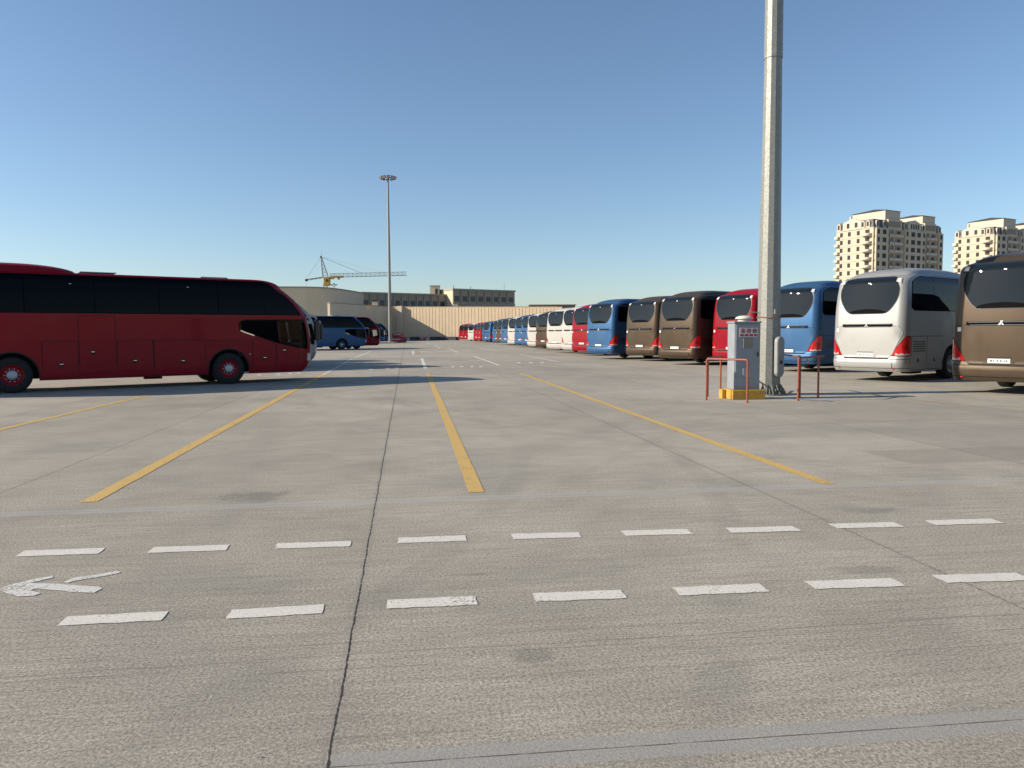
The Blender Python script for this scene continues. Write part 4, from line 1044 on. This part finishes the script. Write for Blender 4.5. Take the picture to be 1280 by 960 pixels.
ph = MB().box((0, 0, 1.4), (3.0, 3.0, 2.8)).build('wall', M_CREAM); e = empty('rooftop_hut', (X_of(545, 256), 256, H3 + 0.5)); tag(e, 'small cream hut with a dark door on the roof of the long office block', 'hut'); ph.parent = e
MB().box((0.6, -1.52, 1.0), (0.9, 0.04, 1.8)).build('door', M_BDARK, e); MB().box((0, 0, 2.88), (3.3, 3.3, 0.15)).build('roof', M_COP, e)
a = Vector((X_of(567, 250), 250, 0)); b = a + Vector((0.82, 0.57, 0)) * 24.5; H4 = CAM_H + (416.7 - 363) / FPX * 250
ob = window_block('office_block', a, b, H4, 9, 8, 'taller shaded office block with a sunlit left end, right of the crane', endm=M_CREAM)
for k, (xx, hh) in enumerate(((1.5, 1.2), (8, 1.0), (21.5, 2.6))):
    MB().tube((xx, 2, H4), (xx, 2, H4 + hh + 0.4), 0.10 if k < 2 else 0.05, n=6).build('roof_pipe', M_DARKL, ob)
for px, py, Y, lb in ((469, 379.5, 178, 'small sunlit box on top of the lower left wall'), (569.5, 382, wall_y + 3, 'small sunlit box on the ribbed wall below the taller office block')):
    p = at(px, py, Y); e = empty('rooftop_unit', (p.x, p.y, Hw)); tag(e, lb, 'rooftop box')
    MB().bevbox((0, 0, 0.45), (1.2, 1.0, 0.9), 0.03).build('casing', M_CREAM, e); MB().box((0, 0, 0.93), (1.3, 1.1, 0.06)).build('cover', M_COP, e)
lb_ = empty('low_building', (X_of(691, 215), 215, 0)); tag(lb_, 'low brown building with a flat roof just behind the right end of the ribbed wall', 'building')
hl = CAM_H + (416.1 - 381.8) / FPX * 215
MB().box((0, 5, hl / 2), (12.6, 10, hl)).build('wall', principled('brown render', (0.20, 0.14, 0.095), 0.85, var=0.25, vscale=0.5), lb_)
MB().box((0, 5, hl + 0.1), (13.2, 10.6, 0.2)).build('roof', M_COP, lb_)
for k in range(5): MB().box((-5 + 2.5 * k, -0.03, hl - 1.2), (1.1, 0.08, 0.9)).build('window', M_BDARK, lb_)

# ------------------------------------------------------------------ crane
M_CRY = principled('crane yellow', (0.42, 0.27, 0.06), 0.55); M_CRG = principled('crane steel', (0.16, 0.16, 0.14), 0.6)
Yc = 320.0; cp = at(406.5, 347, Yc); cz = cp.z
cr_ = empty('tower_crane', (cp.x, cp.y, 0)); tag(cr_, 'yellow tower crane with a long lattice jib above the left buildings', 'crane')
def lattice(mb, a, b, w, n, r=0.09, tri=False, wz=None):
    a = Vector(a); b = Vector(b); d = (b - a).normalized(); up = Vector((0, 0, 1)) if abs(d.z) < 0.9 else Vector((1, 0, 0))
    s = d.cross(up).normalized(); t = s.cross(d).normalized(); wz = wz or w
    offs = [(-1, 0), (1, 0), (0, 1)] if tri else [(-1, -1), (1, -1), (1, 1), (-1, 1)]
    offs = [s * x * w / 2 + t * y * (wz if tri else wz / 2) for x, y in offs]
    for o in offs: mb.tube(a + o, b + o, r, n=5)
    for k in range(n):
        p = a.lerp(b, k / n); q = a.lerp(b, (k + 1) / n)
        for i in range(len(offs)):
            j = (i + 1) % len(offs); mb.tube(p + offs[i], q + offs[j], r * 0.6, n=4); mb.tube(p + offs[i], p + offs[j], r * 0.6, n=4)
    return mb
lattice(MB(), (0, 0, 0), (0, 0, cz - 2.6), 1.5, 16).build('mast', M_CRY, cr_)
MB().bevbox((0.7, 0, cz - 1.6), (2.6, 1.8, 3.6), 0.15).build('cab', M_CRY, cr_)
MB().box((0.9, -0.93, cz - 1.2), (0.9, 0.06, 0.9)).build('cab_window', M_BDARK, cr_)
top = at(401.5, 321, Yc).z
apx = -1.6
ap = MB(); 
for (x, y) in ((-0.9, -0.7), (1.3, -0.7), (1.3, 0.7), (-0.9, 0.7)): ap.tube((x, y, cz), (apx + 0.1 + x * 0.1, y * 0.1, top), 0.10, n=5)
for k in range(6):
    f0, f1 = k / 6, (k + 1) / 6
    def pt(x, y, f): return Vector((lerp(x, apx, f), lerp(y, 0, f), lerp(cz, top, f)))
    ap.tube(pt(-0.9, -0.7, f0), pt(1.3, -0.7, f1), 0.06, n=4); ap.tube(pt(1.3, 0.7, f0), pt(-0.9, 0.7, f1), 0.06, n=4)
    ap.tube(pt(-0.9, -0.7, f0), pt(-0.9, 0.7, f1), 0.06, n=4)
ap.bevbox((apx, 0, top), (0.7, 0.6, 0.8), 0.08); ap.tube((apx + 0.3, 0, top), (apx + 0.35, 0, top + 2.6), 0.04, n=4)
ap.build('apex_frame', M_CRG, cr_)
jx = at(508.5, 345, Yc).x - cp.x
lattice(MB(), (2.0, 0, cz + 0.1), (jx, 0, cz + 0.75), 1.1, 17, 0.085, True, 1.45).build('jib', M_CRG, cr_)
MB().bevbox((5.0, 0, cz + 0.3), (5.0, 1.0, 0.8), 0.1).bevbox((2.8, 0, cz - 0.2), (1.6, 1.3, 0.9), 0.1).bevbox((5.6, 0, cz - 0.5), (0.9, 0.9, 0.7), 0.1).build('machinery_deck', M_CRY, cr_)
cjx = at(383, 350, Yc).x - cp.x
lattice(MB(), (-0.9, 0, cz + 0.1), (cjx, 0, cz - 0.9), 0.8, 4, 0.08, False, 0.35).build('counter_jib', M_CRG, cr_)
MB().bevbox((cjx, 0, cz - 1.0), (0.9, 1.2, 0.9), 0.1).build('counterweight', M_DARKL, cr_)
tb_ = MB(); tb_.tube((apx, 0, top), (cjx, 0, cz - 0.5), 0.05, n=4); tb_.tube((apx, 0, top), (jx * 0.46, 0, cz + 1.6), 0.06, n=4); tb_.tube((apx, 0, top), (jx * 0.72, 0, cz + 2.0), 0.02, n=4); tb_.tube((cjx, 0, cz - 1.4), (cjx, 0, cz - 8), 0.04, n=4)
tb_.build('tie_rods', M_CRG, cr_)

# small three-headed lamp above the curved wall
lp = at(417.5, 356.5, 216); e = empty('street_lamp', (lp.x, lp.y, 0)); tag(e, 'small dark three-headed lamp sticking up above the curved beige wall', 'street lamp')
MB().tube((0, 0, 0), (0, 0, lp.z - 0.4), 0.09, n=8).build('post', M_GALV, e)
for sx in (-1, 0, 1):
    c = Vector((sx * 0.65, 0, lp.z + (0.25 if sx == 0 else 0.0)))
    h = MB(); h.add([c + Vector(v) for v in ((-0.3, -0.2, -0.1 + 0.2 * (sx < 0)), (0.3, -0.2, -0.1 + 0.2 * (sx > 0)), (0.3, 0.2, -0.1 + 0.2 * (sx > 0)), (-0.3, 0.2, -0.1 + 0.2 * (sx < 0)), (-0.2, -0.15, 0.25), (0.2, -0.15, 0.25), (0.2, 0.15, 0.25), (-0.2, 0.15, 0.25))], [(3, 2, 1, 0), (4, 5, 6, 7), (0, 1, 5, 4), (1, 2, 6, 5), (2, 3, 7, 6), (3, 0, 4, 7)])
    h.tube((0, 0, lp.z - 0.5), tuple(c), 0.05, n=5); h.build('lamp_head', M_DARKL, e)

# ------------------------------------------------------------------ apartment towers
M_STONE = principled('cream stone facade', (0.53, 0.45, 0.33), 0.85, var=0.06, vscale=0.08)
M_TRIM = principled('pale stone trim', (0.54, 0.475, 0.375), 0.8)
M_MANS = principled('dark slate mansard', (0.075, 0.070, 0.075), 0.6)
M_WIN = principled('apartment window', (0.025, 0.025, 0.027), 0.5, spec=0.2)
M_LOGG = principled('loggia shade wall', (0.27, 0.235, 0.19), 0.9)  # shade of the loggia recesses put into a darker facade colour
FLH = 3.08
def make_tower():
    root = empty('apartment_tower')
    # local frame: corner at origin; right face runs +x (front, y=0 side facing -y); left face runs +y (x=0 side facing -x)
    LR, LL, NF = 45.0, 16.5, 15
    TOP = NF * FLH
    MB().box((LR / 2, LL / 2, TOP / 2), (LR, LL, TOP)).build('wall', M_STONE, root)
    # string courses round every floor (one pattern, one mesh)
    sc = MB()
    for f in range(6, NF + 1):
        z = f * FLH; sc.box((LR / 2, -0.10, z), (LR + 0.3, 0.195, 0.28)); sc.box((-0.10, LL / 2, z), (0.195, LL + 0.1, 0.28))
    sc.build('string_course', M_TRIM, root)
    floors = range(7, NF)
    # bays standing proud
    for x0, x1 in ((0.6, 8.2), (18.8, 32.5), (41.6, 44.6)):
        MB().box(((x0 + x1) / 2, -0.45, TOP / 2), (x1 - x0, 0.89, TOP - 0.01)).build('bay', M_STONE, root)
    for f in floors:
        z = f * FLH + 1.55
        for x, w, bay in ((2.0, 1.1, 1), (5.6, 2.2, 1), (20.2, 1.1, 1), (24.0, 2.4, 1), (27.9, 2.2, 1), (31.3, 1.1, 1), (43.1, 1.3, 1)):
            y = -0.90 if bay else 0
            MB().box((x, y - 0.03, z), (w, 0.07, 1.75)).build('window', M_WIN, root)
        for y in (1.8, 6.6, 10.6, 14.2):
            if y == 1.8: continue
            MB().box((-0.03, y, z), (0.07, 1.25, 1.7)).build('window', M_WIN, root)
        for x0, x1 in ((9.2, 17.8), (33.3, 40.8)):
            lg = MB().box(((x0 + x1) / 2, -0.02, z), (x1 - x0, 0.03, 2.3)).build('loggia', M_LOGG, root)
            MB().box((x1 - 2.0, -0.05, z - 0.2), (1.3, 0.03, 1.9)).build('balcony_door', M_WIN, lg)
            MB().box(((x0 + x1) / 2, -0.78, f * FLH + 0.55), (x1 - x0, 0.12, 0.95)).build('parapet', M_TRIM, lg)
            MB().box(((x0 + x1) / 2, -0.36, f * FLH + 0.03), (x1 - x0, 0.7, 0.16)).build('slab', M_TRIM, lg)
            MB().box(((x0 + x1) / 2 - 1.5, -0.74, z + 0.1), (0.35, 0.2, 2.7)).build('column', M_TRIM, lg)
        # round corner balcony near the left face end
        c = (-0.1, 2.6, f * FLH)
        bl = MB().lathe([(1.0, -0.35), (1.9, -0.1), (1.95, 0.0), (1.95, 0.95), (1.85, 0.95), (1.85, 0.05), (0, 0.05)], c, (0, 0, 1), 20).build('balcony', M_TRIM, root)
        MB().box((-0.05, 2.6, z - 0.1), (0.1, 1.8, 2.0)).build('balcony_door', M_WIN, bl)
        MB().box((-0.6, LL - 0.5, f * FLH + 0.5), (1.0, 1.6, 1.0)).build('side_balcony', M_TRIM, root)
        MB().box((LR + 0.5, 1.2, f * FLH + 0.5), (1.0, 2.0, 1.0)).build('side_balcony', M_TRIM, root)
    # top storey: mansards, gables and dormers
    TZ = TOP
    def mansard(x0, x1, y0, y1, h=3.4, ins=0.8, name='mansard_roof'):
        MB().add([(x0, y0, TZ + 0.14), (x1, y0, TZ + 0.14), (x1, y1, TZ + 0.14), (x0, y1, TZ + 0.14), (x0 + ins, y0 + ins, TZ + h), (x1 - ins, y0 + ins, TZ + h), (x1 - ins, y1 - ins, TZ + h), (x0 + ins, y1 - ins, TZ + h)],
                 [(4, 5, 6, 7), (0, 1, 5, 4), (1, 2, 6, 5), (2, 3, 7, 6), (3, 0, 4, 7)]).build(name, M_MANS, root)
    mansard(0, LR, 0, LL)
    MB().box((13.5, 3.5, TZ + 1.95), (8.8, 7, 3.6)).build('top_storey', M_STONE, root)
    MB().box((37.0, 3.5, TZ + 1.95), (7.8, 7, 3.6)).build('top_storey', M_STONE, root)
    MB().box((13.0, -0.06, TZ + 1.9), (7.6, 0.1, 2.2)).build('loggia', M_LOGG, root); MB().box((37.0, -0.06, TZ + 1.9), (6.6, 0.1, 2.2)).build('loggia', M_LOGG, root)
    def gable(c, w, axis):
        hw_ = w / 2; pr = [(-hw_, 0), (hw_, 0), (hw_, 3.0), (0, 4.4), (-hw_, 3.0)]
        if axis == 'x': vs = [(c + u, yy_, TZ + h_) for yy_ in (-0.35, 2.2) for u, h_ in pr]
        else: vs = [(xx_, c - u, TZ + h_) for xx_ in (-0.35, 2.2) for u, h_ in pr]
        n = 5; MB().add(vs, [tuple(range(n)), tuple(range(2 * n - 1, n - 1, -1))] + [(i, n + i, n + (i + 1) % n, (i + 1) % n) for i in range(n)]).build('gable', M_TRIM, root)
    gable(25.8, 8.6, 'x'); gable(9.2, 8.2, 'y')
    for x in (23.6, 25.1, 26.6, 28.1): MB().box((x, -0.39, TZ + 1.7), (0.8, 0.07, 1.9)).build('window', M_WIN, root)
    for y in (7.4, 11.0): MB().box((-0.39, y, TZ + 1.7), (0.07, 1.2, 1.9)).build('window', M_WIN, root)
    def dormer(x, y, ax):
        c = Vector((x, y, TZ + 0.2)); m_ = MB(); NA = 8
        pr = [(-0.85, 0), (0.85, 0)] + [(0.85 * math.cos(math.pi * k / NA), 1.9 + 0.85 * math.sin(math.pi * k / NA)) for k in range(NA + 1)]
        vs = []
        for dd in (-0.25, 1.3):
            for u, h_ in pr: vs.append(c + (Vector((u, dd, h_)) if ax == 'x' else Vector((dd, -u, h_))))
        n = len(pr); m_.add(vs, [tuple(range(n)), tuple(range(2 * n - 1, n - 1, -1))] + [(i, n + i, n + (i + 1) % n, (i + 1) % n) for i in range(n)])
        dm = m_.build('dormer', M_TRIM, root)
        cc = c + (Vector((0, -0.28, 1.35)) if ax == 'x' else Vector((-0.28, 0, 1.35)))
        MB().box(cc, (0.9, 0.05, 1.8) if ax == 'x' else (0.05, 0.9, 1.8)).build('pane', M_WIN, dm)
    for x in (2.2, 6.6, 20.0, 31.8, 43.0): dormer(x, 0, 'x')
    for y in (2.4, 4.6, 15.4): dormer(0, y, 'y')
    # penthouses with dark lids
    def pent(x0, x1, y0, y1, h, dz):
        MB().box(((x0 + x1) / 2, (y0 + y1) / 2, TZ + (h + 3.0) / 2), (x1 - x0, y1 - y0, h + 3.0)).build('penthouse', M_TRIM, root)
        MB().add([(x0 - .5, y0 - .5, TZ + h + 3.0), (x1 + .5, y0 - .5, TZ + h + 3.0), (x1 + .5, y1 + .5, TZ + h + 3.0), (x0 - .5, y1 + .5, TZ + h + 3.0), ((x0 + x1) / 2 - 1, (y0 + y1) / 2, TZ + h + 3.0 + dz), ((x0 + x1) / 2 + 1, (y0 + y1) / 2, TZ + h + 3.0 + dz)],
                 [(0, 1, 5, 4), (2, 3, 4, 5), (1, 2, 5), (3, 0, 4), (3, 2, 1, 0)]).build('penthouse_roof', M_MANS, root)
    pent(8.5, 18.0, 1.0, 15.5, 4.4, 1.4); pent(33.0, 41.5, 1.0, 14.0, 3.9, 1.2)
    MB().tube((4, 13, TZ + 3), (4, 13, TZ + 6), 0.5, n=10).build('chimney', M_TRIM, root)
    return root
tw = make_tower()
tag(tw, 'cream high-rise apartment tower behind the silver and blue coaches, the one fully in view', 'apartment tower', 'apartment towers on the right')
def put_tower(o, px, Y, topy, ang):
    p = at(px, topy, Y); o.location = (p.x, Y, p.z - 15 * FLH); o.rotation_euler = (0, 0, R_(ang))
put_tower(tw, 1092, 300, 284, 30)
index_children()
t2 = copy_tree(tw); tag(t2, 'warm cream apartment tower at the right edge above the near brown coach', 'apartment tower', 'apartment towers on the right')
put_tower(t2, 1243, 372, 293, 30); t2.scale = (1.155,) * 3; t2.location.z = at(1243, 293, 372).z - 15 * FLH * 1.155
